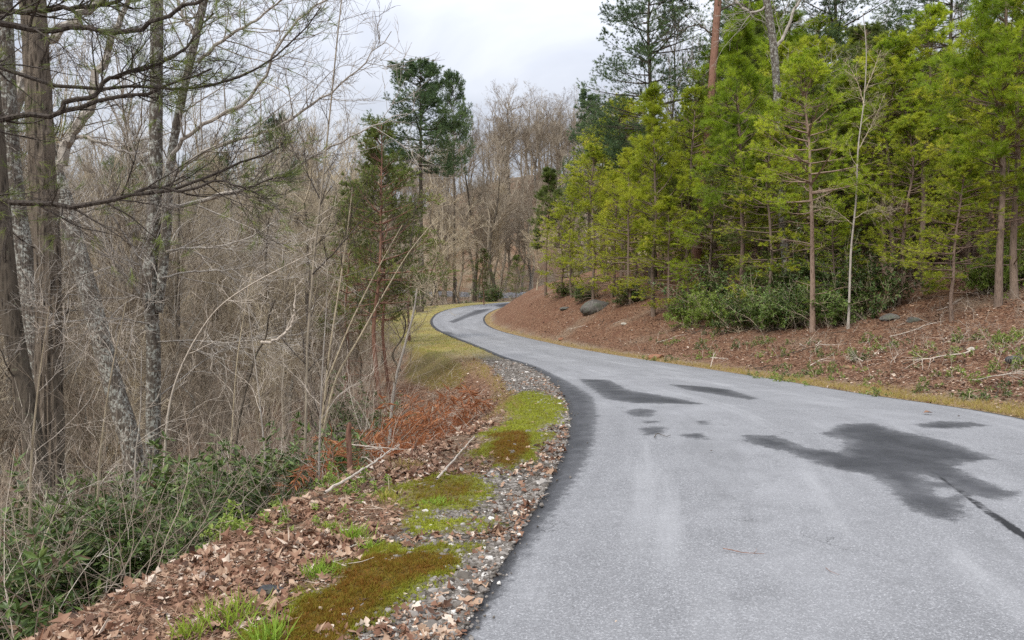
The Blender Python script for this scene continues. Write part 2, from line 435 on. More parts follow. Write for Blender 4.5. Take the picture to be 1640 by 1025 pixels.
def mat_road():
    m = M('asphalt'); v = m.coord('Object')
    big = m.noise(v, .55, 5, .6, .4); mid = m.noise(v, 5, 4, .6)
    ag = m.vor(v, 135, 'Color'); a = m.sep(ag)
    fine = m.noise(v, 210, 3, .7)
    stone = m.ramp(a[0], [(0, (.08, .08, .082)), (.35, (.145, .145, .148)), (.75, (.20, .20, .204)), (.93, (.33, .33, .335)), (1, (.45, .45, .45))])
    base = m.mix(.45, stone, m.ramp(fine, [(.25, (.05, .05, .052)), (.75, (.34, .34, .345))]))
    base = m.mix(m.step(big, .35, .7), base, m.mix(.3, base, (.28, .28, .285)))
    base = m.mix(m.math('MULTIPLY', m.step(mid, .5, .72), .35), base, (.14, .14, .143))
    dvv = m.n('ShaderNodeVectorMath', operation='ADD'); m.l(v, dvv.inputs[0]); nv = m.n('ShaderNodeVectorMath', operation='SCALE'); m.l(m.noise(v, 1.7, 5, .7, 0, 'Color'), nv.inputs[0]); nv.inputs['Scale'].default_value = 1.1; m.l(nv.outputs[0], dvv.inputs[1])
    crk = m.vor(dvv.outputs[0], .33, 'Distance', 'DISTANCE_TO_EDGE')
    base = m.mix(m.math('MULTIPLY', m.step(crk, .0032, .0010), m.math('MULTIPLY', m.step(m.noise(v, .8, 3), .48, .58), .75)), base, (.03, .03, .03))
    # slightly paler polish along the wheel lines
    u = m.attr('across')
    wl = m.math('ADD', m.step(m.math('ABSOLUTE', m.math('SUBTRACT', u, .30)), .16, .0), m.step(m.math('ABSOLUTE', m.math('SUBTRACT', u, .68)), .16, .0))
    base = m.mix(m.math('MULTIPLY', wl, m.math('MULTIPLY', m.step(m.noise(v, 1.3, 4, .6), .35, .65), .28)), base, (.33, .33, .335))
    cx = m.n('ShaderNodeCombineXYZ'); m.l(m.math('MULTIPLY', u, 9.0), cx.inputs[0]); m.l(m.math('MULTIPLY', m.attr('along'), .22), cx.inputs[1])
    stk = m.noise(cx.outputs[0], 1.0, 5, .6, .3)
    base = m.mix(m.math('MULTIPLY', m.step(stk, .52, .72), .45), base, (.34, .34, .342))
    base = m.mix(m.math('MULTIPLY', m.step(stk, .46, .3), .3), base, (.11, .11, .112))
    # damp patches, the sealed joint and the dark strip along the left edge
    wet = m.math('ADD', m.attr('wet'), m.math('ADD', m.math('MULTIPLY', m.math('SUBTRACT', m.noise(v, 7.5, 6, .78), .5), .34), m.math('MULTIPLY', m.math('SUBTRACT', fine, .5), .22)))
    wm = m.math('MULTIPLY', m.step(wet, -.03, .05), m.math('ADD', .72, m.math('MULTIPLY', m.step(m.math('ADD', wet, m.math('MULTIPLY', m.math('SUBTRACT', m.noise(v, 2.6, 5, .7), .5), .5)), .0, .22), .28)))
    dark = m.mix(1, base, (.13, .133, .145), 'MULTIPLY')
    dark = m.mix(m.step(m.noise(v, 2.2, 4, .6), .35, .7), dark, m.mix(.45, dark, (.085, .085, .09)))
    col = m.mix(wm, base, dark)
    jt = m.math('ADD', m.attr('joint'), m.math('MULTIPLY', m.math('SUBTRACT', m.noise(v, 14, 4, .7), .5), .06))
    col = m.mix(m.step(jt, -.012, .012), col, m.mix(1, dark, (.45, .45, .45), 'MULTIPLY'))
    tar = m.math('ADD', m.attr('tar'), m.math('MULTIPLY', m.math('SUBTRACT', m.noise(v, 9, 4, .75), .5), .12))
    tm = m.step(tar, -.02, .03)
    col = m.mix(tm, col, m.ramp(m.noise(v, 90, 3, .7), [(.35, (.012, .012, .013)), (.65, (.045, .045, .047))]))
    hgt = m.math('ADD', m.vor(v, 135), m.math('MULTIPLY', fine, .7))
    m.bump(hgt, .6, .004)
    r = m.mix(m.math('MAXIMUM', wm, tm), (.85,) * 3, (.62,) * 3)
    m.l(r, m.p.inputs['Roughness'])
    m.l(col, m.p.inputs['Base Color'])
    m.p.inputs['Specular IOR Level'].default_value = .35
    return m.m

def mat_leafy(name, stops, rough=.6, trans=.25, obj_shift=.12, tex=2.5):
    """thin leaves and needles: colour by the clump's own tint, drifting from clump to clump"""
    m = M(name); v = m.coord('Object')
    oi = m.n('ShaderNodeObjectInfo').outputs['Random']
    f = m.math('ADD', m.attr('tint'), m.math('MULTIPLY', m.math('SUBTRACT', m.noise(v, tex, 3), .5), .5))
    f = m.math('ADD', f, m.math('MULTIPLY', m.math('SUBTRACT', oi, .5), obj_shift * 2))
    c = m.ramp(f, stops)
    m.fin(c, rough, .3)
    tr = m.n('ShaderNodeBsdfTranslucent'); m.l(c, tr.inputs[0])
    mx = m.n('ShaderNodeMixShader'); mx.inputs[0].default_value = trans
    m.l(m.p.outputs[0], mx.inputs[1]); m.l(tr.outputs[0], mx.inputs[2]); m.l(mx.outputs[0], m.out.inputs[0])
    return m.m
def mat_bark(name, c0, c1, lichen=None, lf=.5, sc=1.0, dark=(.02, .016, .012), bumpd=.02, objvar=.0, groove=.5):
    m = M(name); v = m.coord('Object', (sc, sc, sc * .16)); v2 = m.coord('Object')
    rid = m.vor(v, 26, 'Distance', 'F1'); n = m.noise(v, 30, 5, .7, .8)
    f = m.math('ADD', m.math('MULTIPLY', rid, .9), m.math('MULTIPLY', n, .6))
    c = m.ramp(f, [(.32, c0), (.66, c1)])
    c = m.mix(m.math('MULTIPLY', m.step(n, .56, .68), groove), c, dark)
    if lichen:
        c = m.mix(m.step(m.noise(v2, 5.5 * sc, 5, .7, .5), 1 - lf - .06, 1 - lf + .06), c, m.mix(m.step(m.noise(v2, 30, 3), .4, .6), c, lichen))
    if objvar:
        oi = m.n('ShaderNodeObjectInfo').outputs['Random']
        c = m.mix(m.math('MULTIPLY', oi, objvar), c, m.ramp(oi, [(0, (.23, .175, .115)), (.5, (.29, .255, .195)), (1, (.19, .155, .11))]))
    m.bump(f, .9, bumpd)
    return m.fin(c, .9, .15)
MG, MR = mat_ground(), mat_road()

# ------------------------------------------------------------------ ground sheet
def axis(lo, mid, hi, h0, g):
    a = [mid]; h = h0
    while a[-1] < hi: a.append(a[-1] + h); h *= g
    b = [mid]; h = h0
    while b[-1] > lo: b.append(b[-1] - h); h *= g
    return np.array(sorted(set(b[1:] + a)))
def build_ground():
    xs = axis(-420, -.6, 420, .045, 1.016)
    xs2 = []
    ys = np.concatenate([np.linspace(-12, 2.4, 22)[:-1], axis(2.4, 2.4, 560, .045, 1.011)])
    ys = np.unique(ys)
    Xg, Yg = np.meshgrid(xs, ys)
    h, g, z = zones(Xg, Yg)
    h = h + z['moss'] * (.018 + .012 * fbm(Xg, Yg, .12, 2, 71)) * (~g['ins'])
    nx, ny = len(xs), len(ys)
    b = Buf()
    i = np.arange(nx - 1); j = np.arange(ny - 1)
    a = (j[:, None] * nx + i[None]).ravel()
    b.add(np.stack([Xg, Yg, h], -1), np.stack([a, a + 1, a + nx + 1, a + nx], -1))
    o = b.build('ground', MG, smooth=True)
    for k in ('moss', 'hue', 'gravel', 'grass', 'straw', 'rust'):
        A = o.data.attributes.new(k, 'FLOAT', 'POINT'); A.data.foreach_set('value', z[k].astype(np.float32).ravel())
    tag(o, 'forest floor of brown fallen leaves with mossy gravel verge', None, None, 'structure')
    return o
build_ground()

# ------------------------------------------------------------------ road
WET = [[(1345, 684), (1400, 682), (1440, 695), (1520, 712), (1600, 743), (1560, 745), (1530, 752), (1560, 770), (1640, 800), (1590, 808), (1545, 800), (1540, 815), (1555, 828), (1530, 845), (1495, 840),
        (1440, 812), (1420, 790), (1390, 768), (1330, 757), (1290, 742), (1260, 730), (1200, 716), (1180, 702), (1240, 702), (1290, 722), (1345, 730), (1350, 712), (1315, 700)],
       [(1070, 618), (1130, 622), (1170, 627), (1215, 642), (1200, 644), (1150, 636), (1100, 628)],
       [(925, 608), (975, 610), (1010, 628), (1060, 636), (1135, 652), (1080, 650), (1010, 648), (968, 640), (955, 630)],
       [(1000, 662), (1020, 656), (1052, 660), (1045, 671), (1015, 670)], [(1022, 690), (1040, 684), (1070, 689), (1062, 700), (1035, 700)],
       [(1085, 700), (1120, 697), (1140, 708), (1110, 708)], [(1460, 684), (1500, 678), (1560, 678), (1585, 685), (1530, 690), (1480, 690)], [(1028, 676), (1056, 677), (1050, 681), (1030, 681)],
       [(1115, 678), (1135, 677), (1136, 684), (1120, 684)],
       [(717, 516), (760, 497), (790, 494), (775, 501), (752, 508), (728, 518)], [(790, 489), (820, 485), (835, 484), (822, 490), (800, 493)],
       [(705, 530), (722, 532), (730, 537), (715, 536)]]
HOLES = [[(1500, 788), (1525, 790), (1535, 800), (1515, 803), (1498, 796)], [(1480, 770), (1500, 775), (1490, 780)]]
def build_road():
    nl = 1000
    # stations: pair points of both edges by a common parameter
    def resamp(E, n): return smooth_line(E, n)
    A, B = resamp(EL, nl), resamp(ER, nl)
    # pair each left point with a well-matched right point: march by equalised projection on the centre line
    cl = (A + B) / 2
    for _ in range(3):
        T = unit(np.gradient(cl, axis=0)); nrm = np.stack([T[:, 1], -T[:, 0]], -1)
        def hit(E):
            out = np.empty((len(cl), 2))
            for i in range(len(cl)):
                q = E - cl[i]; al = q @ T[i]; sg = np.where(al[:-1] * al[1:] <= 0)[0]
                if len(sg) == 0:
                    k = np.argmin(np.hypot(*q.T)); out[i] = E[k]; continue
                k = sg[np.argmin(np.hypot(*(E[sg] - cl[i]).T))]
                t = al[k] / (al[k] - al[k + 1] + 1e-12); out[i] = E[k] * (1 - t) + E[k + 1] * t
            return out
        a, b2 = hit(EL), hit(ER); cl = smooth_line(relax((a + b2) / 2, 6), nl)
    # denser stations near the camera
    d = np.hypot(*np.diff(cl, axis=0).T); c = np.concatenate([[0], np.cumsum(d)])
    dens = np.maximum(.045, .012 * np.maximum(cl[:, 1], 0)) ; dens[cl[:, 1] < 2.5] = .4
    k = np.concatenate([[0], np.cumsum(d / dens[1:])]); n = int(k[-1]) + 1
    u = np.interp(np.linspace(0, k[-1], n), k, np.arange(nl))
    I = lambda Q: np.stack([np.interp(u, np.arange(nl), Q[:, j]) for j in (0, 1)], -1)
    a, b2 = I(relax(hit(EL), 2)), I(relax(hit(ER), 2))
    m = 110
    t = np.linspace(0, 1, m)
    P = a[:, None] * (1 - t)[None, :, None] + b2[:, None] * t[None, :, None]
    x, y = P[..., 0], P[..., 1]
    wdt = np.hypot(*(b2 - a).T)[:, None]
    z = zr(y) + .035 * (1 - (2 * t[None] - 1) ** 2) - .012 * np.exp(-((t[None] * wdt) / .06) ** 2)
    V = np.stack([x, y, z], -1)
    # skirts
    lo = V[:, :1] + np.array([0, 0, -.09]); hi = V[:, -1:] + np.array([0, 0, -.09])
    V = np.concatenate([lo, V, hi], 1); mm = m + 2
    i = np.arange(mm - 1); j = np.arange(n - 1); q = (j[:, None] * mm + i[None]).ravel()
    b = Buf(); b.add(V, np.stack([q, q + 1, q + mm + 1, q + mm], -1))
    o = b.build('road', MR, smooth=True)
    x, y = V[..., 0], V[..., 1]
    tt = np.concatenate([[0], t, [1]])[None].repeat(n, 0); sd = tt * wdt
    wet = np.full(x.shape, -1.0)
    for p in WET:
        G = np.array([on_road(*q) for q in p]); dd = poly_sd(x, y, G)
        sc_ = 1 + .04 * np.clip(y - 12, 0, 100)
        wet = np.maximum(wet, dd / sc_)
    for p in HOLES:
        G = np.array([on_road(*q) for q in p]); wet = np.minimum(wet, -poly_sd(x, y, G))
    # dark damp band along the left edge
    bw = np.interp(y, [0, 3.5, 5, 6.5, 8, 9.5, 12, 15, 18, 24, 30, 60, 80], [.05, .08, .15, .24, .30, .36, .45, .36, .25, .2, .1, .1, .1])
    wet = np.maximum(wet, bw - sd)
    tar = np.maximum(np.interp(y, [0, 4, 8, 12, 30, 60, 110], [.05, .06, .075, .09, .17, .22, .25]) - sd,
                     np.interp(y, [0, 6, 10, 20, 40, 60, 110], [.10, .12, .09, .06, .08, .2, .2]) - (wdt - sd) - .03)
    tar[:, 0] = tar[:, -1] = .3
    jl = np.array([on_road(*q) for q in [(1660, 880), (1620, 853), (1575, 822), (1540, 795), (1500, 768), (1450, 735), (1400, 708), (1345, 687)]])
    dj, arc = dist_line(x, y, jl); joint = np.interp(arc, [0, 1.2, 3.0], [.045, .02, -.02]) - dj
    al_ = np.concatenate([[0], np.cumsum(np.hypot(*np.diff(a, axis=0).T))])[:, None] + 0 * tt
    for kx, a_ in (('across', tt), ('along', al_), ('wet', wet), ('tar', tar), ('joint', joint)):
        A_ = o.data.attributes.new(kx, 'FLOAT', 'POINT'); A_.data.foreach_set('value', np.broadcast_to(a_, x.shape).astype(np.float32).ravel())
    tag(o, 'narrow grey asphalt road winding away with dark damp patches', None, None, 'structure')
    # the same road seen again beyond the bend
    c = smooth_line([(-46, 141), (-30, 137), (-14, 135), (-4, 136), (8, 139), (22, 142)], 60)
    T = unit(np.gradient(c, axis=0)); nn = np.stack([-T[:, 1], T[:, 0]], -1)
    rows = []
    for off in (-2.4, 0, 2.4):
        p = c + nn * off; rows.append(np.column_stack([p, np.maximum(land(c[:, 0], c[:, 1]), land(p[:, 0], p[:, 1])) * 0 + land(c[:, 0], c[:, 1]) + .5]))
    lowr = [rows[0] - [0, 0, 1.5]] + rows + [rows[-1] - [0, 0, 1.5]]
    V = np.stack(lowr, 1); b = Buf(); q = (np.arange(59)[:, None] * 5 + np.arange(4)[None]).ravel()
    b.add(V, np.stack([q, q + 1, q + 6, q + 5], -1))
    m2 = M('far_asphalt'); m2.fin(m2.ramp(m2.noise(m2.coord(), 2, 4), [(.3, (.24, .24, .25)), (.7, (.34, .34, .35))]), .8)
    o = b.build('far_road', m2.m, smooth=True); tag(o, 'pale strip of the same road beyond the bend', None, None, 'structure')
build_road()

# ------------------------------------------------------------------ plant materials
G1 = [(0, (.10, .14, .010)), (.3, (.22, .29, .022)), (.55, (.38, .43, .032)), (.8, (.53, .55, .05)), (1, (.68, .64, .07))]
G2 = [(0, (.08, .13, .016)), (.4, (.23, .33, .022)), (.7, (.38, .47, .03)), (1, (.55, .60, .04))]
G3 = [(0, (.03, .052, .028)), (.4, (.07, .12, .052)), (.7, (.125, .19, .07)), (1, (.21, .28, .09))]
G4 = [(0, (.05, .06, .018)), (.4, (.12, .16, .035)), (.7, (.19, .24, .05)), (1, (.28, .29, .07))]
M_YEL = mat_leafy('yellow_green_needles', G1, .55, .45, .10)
M_GRN = mat_leafy('green_needles', G2, .55, .42, .12)
M_WHP = mat_leafy('blue_green_needles', G3, .55, .25, .08)
M_OLV = mat_leafy('olive_needles', G4, .6, .25, .1)
M_RHO = mat_leafy('laurel_leaves', [(0, (.24, .15, .09)), (.2, (.13, .085, .05)), (.27, (.05, .078, .024)), (.55, (.09, .14, .034)), (.8, (.16, .22, .06)), (1, (.24, .29, .12))], .35, .2, .08)
M_LIME = mat_leafy('spring_leaves', [(0, (.10, .17, .03)), (.5, (.22, .30, .05)), (1, (.40, .46, .12))], .5, .4, .1)
M_RUST = mat_leafy('dead_fronds', [(0, (.13, .045, .018)), (.5, (.32, .12, .05)), (1, (.50, .24, .11))], .8, .25, .05)
LITTER = [(0, (.03, .019, .014)), (.2, (.085, .045, .028)), (.42, (.18, .088, .052)), (.62, (.28, .165, .105)), (.8, (.40, .27, .18)), (.93, (.54, .43, .33)), (1, (.62, .52, .42))]
M_LIT = mat_leafy('fallen_leaves', LITTER, .75, .12, 0, 3.5)
M_GRASS = mat_leafy('grass_blades', [(0, (.36, .26, .11)), (.3, (.38, .32, .07)), (.6, (.24, .31, .03)), (1, (.24, .38, .05))], .6, .3, 0, .8)
M_MOSS = mat_leafy('moss', [(0, (.21, .085, .014)), (.3, (.22, .145, .018)), (.55, (.23, .21, .022)), (.8, (.28, .31, .028)), (1, (.42, .45, .05))], .8, .3, 0, 4)
M_GRAV = mat_leafy('gravel', [(0, (.045, .037, .03)), (.3, (.10, .086, .07)), (.6, (.17, .15, .13)), (.88, (.29, .265, .235)), (1, (.58, .55, .50))], .8, 0, 0, 20)
B_SHAG = mat_bark('shaggy_bark', (.022, .017, .013), (.17, .138, .105), (.22, .22, .16), .30, 1.1, bumpd=.04)
B_DARK = mat_bark('dark_mossy_bark', (.022, .018, .014), (.10, .082, .062), (.22, .22, .15), .36, 1.3)
B_MOTT = mat_bark('lichen_mottled_bark', (.03, .025, .02), (.12, .10, .08), (.40, .40, .35), .50, 1.6)
B_PINE = mat_bark('pine_bark', (.06, .038, .028), (.18, .125, .095), (.30, .27, .23), .3, 1.2, objvar=.3)
B_RED = mat_bark('reddish_pine_bark', (.10, .05, .033), (.24, .13, .09), None, .5, 1.0)
B_PALE = mat_bark('pale_bark', (.18, .15, .12), (.38, .34, .29), (.50, .49, .44), .4, 1.0, groove=.2)
B_GREY = mat_bark('grey_bark', (.15, .125, .10), (.36, .305, .23), (.40, .38, .33), .35, 1.0, objvar=.45, groove=.3)
B_TWIG = mat_bark('tan_twigs', (.24, .19, .12), (.46, .385, .265), None, .5, 1.0, objvar=.4, groove=.1)
B_DTWIG = mat_bark('dark_twigs', (.022, .018, .015), (.085, .07, .058), (.20, .20, .15), .30, 2.0, groove=.3)
B_DEAD = mat_bark('bleached_wood', (.26, .21, .165), (.52, .45, .37), None, .5, 1.0, groove=.2)

# ------------------------------------------------------------------ plant builders
def needles(b, rs, S, T, k, ln, wd, tint, spread=(.35, 1.15), back=.05, droop=0.0):
    N = len(S)
    if N == 0: return
    q = rs.normal(size=(N, k, 3)); Tn = T[:, None]
    q = unit(q - Tn * (q * Tn).sum(-1, keepdims=True))
    a = rs.uniform(*spread, (N, k, 1))
    D = Tn * np.cos(a) + q * np.sin(a); D[..., 2] -= droop; D = unit(D)
    L = ln * rs.uniform(.7, 1.15, (N, k, 1))
    B = S[:, None] - Tn * rs.uniform(0, back, (N, k, 1))
    side = unit(np.cross(D, rs.normal(size=D.shape))) * wd / 2
    V = np.stack([B - side, B + side, B + D * L], 2).reshape(-1, 3)
    b.add(V, np.arange(len(V)).reshape(-1, 3), np.repeat(tint, k * 3))
def leaves(b, B, D, Nn, L, W, tint, fold=.25, curl=0.0):
    """folded leaf blades: B base, D direction, Nn blade normal"""
    S = unit(np.cross(D, Nn)); L = np.asarray(L)[:, None]; W = np.asarray(W)[:, None]
    c = B + D * L * .45 - Nn * W * fold
    l = B + D * L * .42 - S * W * .5; r = B + D * L * .48 + S * W * .5
    t = B + D * L - Nn * L * curl
    V = np.stack([B, l, c, r, t], 1); n = len(B)
    f = np.array([[0, 1, 2], [0, 2, 3], [1, 4, 2], [2, 4, 3]])
    b.add(V.reshape(-1, 3), (np.arange(n)[:, None, None] * 5 + f).reshape(-1, 3), np.repeat(tint, 5))
def trunk_mesh(name, line, r0, r1, mat, k=12, flare=.35, rough=.06, seed=0, fine=False):
    rs = np.random.default_rng(seed); P = smooth_line(line, 90 if fine else 34)
    n = len(P); t = np.linspace(0, 1, n)
    R = r0 * (1 - t) + r1 * t + r0 * flare * np.exp(-t * n / (9. if fine else 3.2))
    th = np.arange(k) * 2 * np.pi / k
    z = np.linspace(0, 1, n) * np.linalg.norm(P[-1] - P[0])
    Rk = R[:, None] * (1 + rough * fbm(th[None] * 2.2 + 0 * z[:, None], z[:, None] * 1.1 + 0 * th[None], 1., 3, seed) )
    if fine:  # long loose plates of bark
        a = vnoise(th[None] * 7.0 + .25 * np.sin(z[:, None] * 2), z[:, None] * 2.6 + 0 * th, seed + 5)
        Rk = Rk * (1 + .085 * np.sign(a) * np.abs(a) ** .5)
    V, Q = tubes(P[None], Rk[None], k)
    b = Buf(); b.add(V, Q)
    return b.mesh(name, mat, smooth=not fine), P, R
def pine_meshes(name, seed, H, r0, z0, Lmax, per=5, gap=.36, p=.8, sub=7, ss=3, tuft=3, nk=9, ln=.09, wd=.007, el=(.0, .85), dead=6, up=.05, mats=None, bark=None, lean=.15, droop=0., flat=.6, thin=0):
    rs = np.random.default_rng(seed)
    line = [(0, 0, -.3), (0, 0, 0)]; q = np.zeros(2); n = 8
    for i in range(1, n):
        q = q + rs.normal(0, lean * .25, 2); line.append((*q, H * i / (n - 1)))
    tm, P, R = trunk_mesh(name + '_trunk', line, r0, .012, bark, 9, .25, .05, seed)
    zs = []; z = z0
    while z < H * .985:
        zs.append(z); z += gap * rs.uniform(.75, 1.25) * (1 - .45 * z / H)
    zs = np.repeat(zs, per) + rs.normal(0, .03, len(zs) * per)
    keep = rs.random(len(zs)) > thin; zs = np.minimum(zs[keep], H * .99)
    u = np.clip((zs - z0) / (H - z0), 0, 1)
    S = np.stack([np.interp(zs, P[:, 2], P[:, i]) for i in range(3)], -1)
    az = rs.uniform(0, 2 * np.pi, len(zs)); e = el[0] + (el[1] - el[0]) * u ** 1.3 + rs.normal(0, .12, len(zs))
    D = np.stack([np.cos(az) * np.cos(e), np.sin(az) * np.cos(e), np.sin(e)], -1)
    prof = np.minimum(1, .45 + u * 3.0) * (1 - u) ** p + .10
    L = Lmax * prof * rs.uniform(.65, 1.2, len(zs)) * (1 + .3 * vnoise(az * 1.3, zs * .8, seed))
    BP = grow(rs, S, D, L, 7, .07, up); BR = taper(.010 + L * .011, .003, 7)
    b = Buf(); b.add(*tubes(BP, BR, 4))
    S1, D1, r1, t1, i1 = spawn(rs, BP, BR, sub, .30, .98, .45, .95, flat)
    L1 = L[i1] * .42 * (1.1 - .7 * t1) + .10
    P1 = grow(rs, S1, D1, L1, 4, .10, .06); R1 = taper(.004 + r1 * .25, .002, 4)
    b.add(*tubes(P1, R1, 3))
    S2, D2, r2, t2, i2 = spawn(rs, P1, R1, ss, .25, 1, .4, .9, flat)
    L2 = L1[i2] * .4 + .06
    P2 = grow(rs, S2, D2, L2, 3, .12, .08)
    b.add(*tubes(P2, taper(.0025, .0015, 3).repeat(len(P2), 0), 3))
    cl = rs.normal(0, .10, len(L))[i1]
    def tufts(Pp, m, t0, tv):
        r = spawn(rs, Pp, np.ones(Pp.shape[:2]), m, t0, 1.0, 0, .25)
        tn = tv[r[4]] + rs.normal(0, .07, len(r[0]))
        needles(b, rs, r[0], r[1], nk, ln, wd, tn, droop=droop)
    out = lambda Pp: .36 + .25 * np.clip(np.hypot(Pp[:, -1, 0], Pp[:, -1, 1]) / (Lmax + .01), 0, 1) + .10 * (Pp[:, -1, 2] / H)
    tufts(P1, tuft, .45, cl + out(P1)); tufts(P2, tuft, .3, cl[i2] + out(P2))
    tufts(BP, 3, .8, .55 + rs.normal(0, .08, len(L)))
    if dead:
        m = dead; zd = rs.uniform(.12 * z0, z0 * 1.15, m); Sd = np.stack([np.interp(zd, P[:, 2], P[:, i]) for i in range(3)], -1)
        az = rs.uniform(0, 2 * np.pi, m); D = np.stack([np.cos(az), np.sin(az), rs.uniform(-.1, .3, m)], -1)
        Ld = Lmax * rs.uniform(.3, .9, m); Pd = grow(rs, Sd, D, Ld, 7, .13, .0); Rd = taper(.010 + .004 * Ld, .002, 7)
        b.add(*tubes(Pd, Rd, 4))
        s_, d_, r_, t_, i_ = spawn(rs, Pd, Rd, 5, .3, 1, .4, .9, .5)
        Pe = grow(rs, s_, d_, Ld[i_] * rs.uniform(.15, .4, len(s_)), 4, .15, .0); b.add(*tubes(Pe, taper(.004, .0015, 4).repeat(len(Pe), 0), 3))
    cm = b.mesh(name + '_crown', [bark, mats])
    return tm, cm, H
def bare_meshes(name, seed, H, r0, t0, nl, Ll, m=(7, 6, 3), up=.10, ang=(.45, .95), bark=None, twig=None, tw=.0045, wob=.10, lean=.3, fork=2, pw=1.0):
    rs = np.random.default_rng(seed)
    line = [(0, 0, -.4), (0, 0, 0)]; q = np.zeros(2)
    for i in range(1, 8):
        q = q + rs.normal(0, lean * .3, 2); line.append((*q, H * .82 * i / 7))
    tm, P, R = trunk_mesh(name + '_trunk', line, r0, r0 * .28, bark, 9, .3, .05, seed)
    b = Buf()
    P = P[None]; R = R[None]
    S, D, r, t, _ = spawn(rs, P, R, nl, t0, .97, *ang)
    # leaders carry the crown on upwards
    S = np.concatenate([S, np.repeat(P[:, -1], fork, 0)]); D = np.concatenate([D, unit(np.array([0, 0, 1.]) + rs.normal(0, .35, (fork, 3)))])
    r = np.concatenate([r * .5, np.full(fork, r0 * .26)]); t = np.concatenate([t, np.full(fork, .75)])
    L = Ll * (1.25 - .75 * ((t - t0) / (1 - t0)) ** pw) * rs.uniform(.6, 1.2, len(S)); L[-fork:] = H * .26
    P0 = grow(rs, S, D, L, 9, wob, up); R0 = taper(np.minimum(r, .012 + .016 * L), .006, 9)
    b.add(*tubes(P0, R0, 5))
    Pp, Rp, Lp = P0, R0, L
    for lv, mm in enumerate(m):
        S, D, r, t, i = spawn(rs, Pp, Rp, mm, .18 if lv == 0 else .12, .98, .35, .85)
        L = Lp[i] * (.50, .48, .55)[lv] * (1.15 - .6 * t) * rs.uniform(.5, 1.2, len(S)) + .05
        n = (6, 4, 3)[lv]
        Pn = grow(rs, S, D, L, n, wob * 1.2, up * .8)
        Rn = taper(np.maximum(np.minimum(r * .6, .02), tw), tw * .5, n)
        b.add(*tubes(Pn, Rn, 4 if lv == 0 else 3))
        Pp, Rp, Lp = Pn, Rn, L
    return tm, b.mesh(name + '_crown', twig), H
def shrub_mesh(name, seed, stems=16, Hs=1.3, spread=.8, leafL=.10, leafW=.035, whorl=7, sub=5, mats=None, droop=.25, tilt=.0, wood=None):
    rs = np.random.default_rng(seed)
    S = np.column_stack([rs.normal(0, .22, (stems, 2)), np.full(stems, -.15)])
    D = np.column_stack([rs.normal(0, spread, (stems, 2)), np.ones(stems)])
    L = Hs * rs.uniform(.6, 1.25, stems)
    P = grow(rs, S, D, L, 7, .16, .08); R = taper(.011, .004, 7).repeat(stems, 0)
    b = Buf(); b.add(*tubes(P, R, 4))
    s_, d_, r_, t_, i_ = spawn(rs, P, R, sub, .3, 1, .4, 1.0)
    P1 = grow(rs, s_, d_, L[i_] * rs.uniform(.15, .4, len(s_)), 5, .15, .08); b.add(*tubes(P1, taper(.005, .0025, 5).repeat(len(P1), 0), 3))
    tips = np.concatenate([P[:, -1], P1[:, -1], P1[:, -2], P1[:, -3], P[:, -2]]); td = np.concatenate([P[:, -1] - P[:, -2], P1[:, -1] - P1[:, -2], P1[:, -2] - P1[:, -3], P1[:, -2] - P1[:, -3], P[:, -1] - P[:, -2]])
    n = len(tips); T = unit(td)[:, None]
    q = rs.normal(size=(n, whorl, 3)); q = unit(q - T * (q * T).sum(-1, keepdims=True)); a = rs.uniform(.7, 1.5, (n, whorl, 1))
    Dd = T * np.cos(a) + q * np.sin(a); Dd[..., 2] -= droop * rs.random((n, whorl)); Dd = unit(Dd).reshape(-1, 3)
    B = np.repeat(tips, whorl, 0)
    Nn = np.array([[0, 0, 1.]]) + rs.normal(0, .45, Dd.shape); Nn = unit(Nn - Dd * (Dd * Nn).sum(-1, keepdims=True))
    Ln = leafL * rs.uniform(.6, 1.25, len(B))
    leaves(b, B, Dd, Nn, Ln, Ln * leafW / leafL, np.clip(rs.normal(.5, .17, len(B)), 0, 1), .2, .08)
    return b.mesh(name, [wood or B_TWIG, mats])

def thing(name, loc, rz, sc, parts, label, cat, group=None, tilt=(0, 0)):
    e = link(bpy.data.objects.new(name, None)); e.empty_display_size = .2
    e.location = loc; e.rotation_euler = (tilt[0], tilt[1], rz)
    e.scale = sc if isinstance(sc, tuple) else (sc, sc, sc)
    tag(e, label, cat, group)
    for pn, me, *mt in parts:
        o = link(bpy.data.objects.new(pn, me), e)
        for i, mm in enumerate(mt):
            if mm: o.material_slots[i].link = 'OBJECT'; o.material_slots[i].material = mm
    return e
def world_line(pts, d):
    out = []
    for i, p in enumerate(pts):
        dd = p[2] if len(p) > 2 else (d[i] if hasattr(d, '__len__') else d)
        out.append((X(p[0], dd), dd, ZT(p[1], dd)))
    return np.array(out)
# ------------------------------------------------------------------ pines of the right bank
VP = [pine_meshes('young_pine_%d' % i, 100 + i, 7.0, .065, z0, 1.6, 4, .36, .70, 6, 3, 3, 11, .085, .0085, (-.05, .75), 10, .05, M_YEL, B_PINE, .22, thin=th + .1, flat=.8)
      for i, (z0, th) in enumerate([(1.9, .05), (2.5, .1), (.7, .0), (3.1, .15)])]
LP = [pine_meshes('long_needle_pine_%d' % i, 120 + i, 8.5, .075, z0, 1.5, 4, .45, .7, 6, 2, 3, 16, .17, .008, (.1, .9), 8, .12, M_GRN, B_PINE, .15, thin=.1)
      for i, z0 in enumerate([2.4, 3.2])]
WP = [pine_meshes('white_pine_%d' % i, 140 + i, 22.0, .24, z0, 4.6, 5, .85, .55, 11, 5, 4, 9, .15, .017, (-.02, .55), 6, .06, M_WHP, B_DARK, .3, droop=.05, flat=.85, thin=.12)
      for i, z0 in enumerate([6.5, 9.0])]
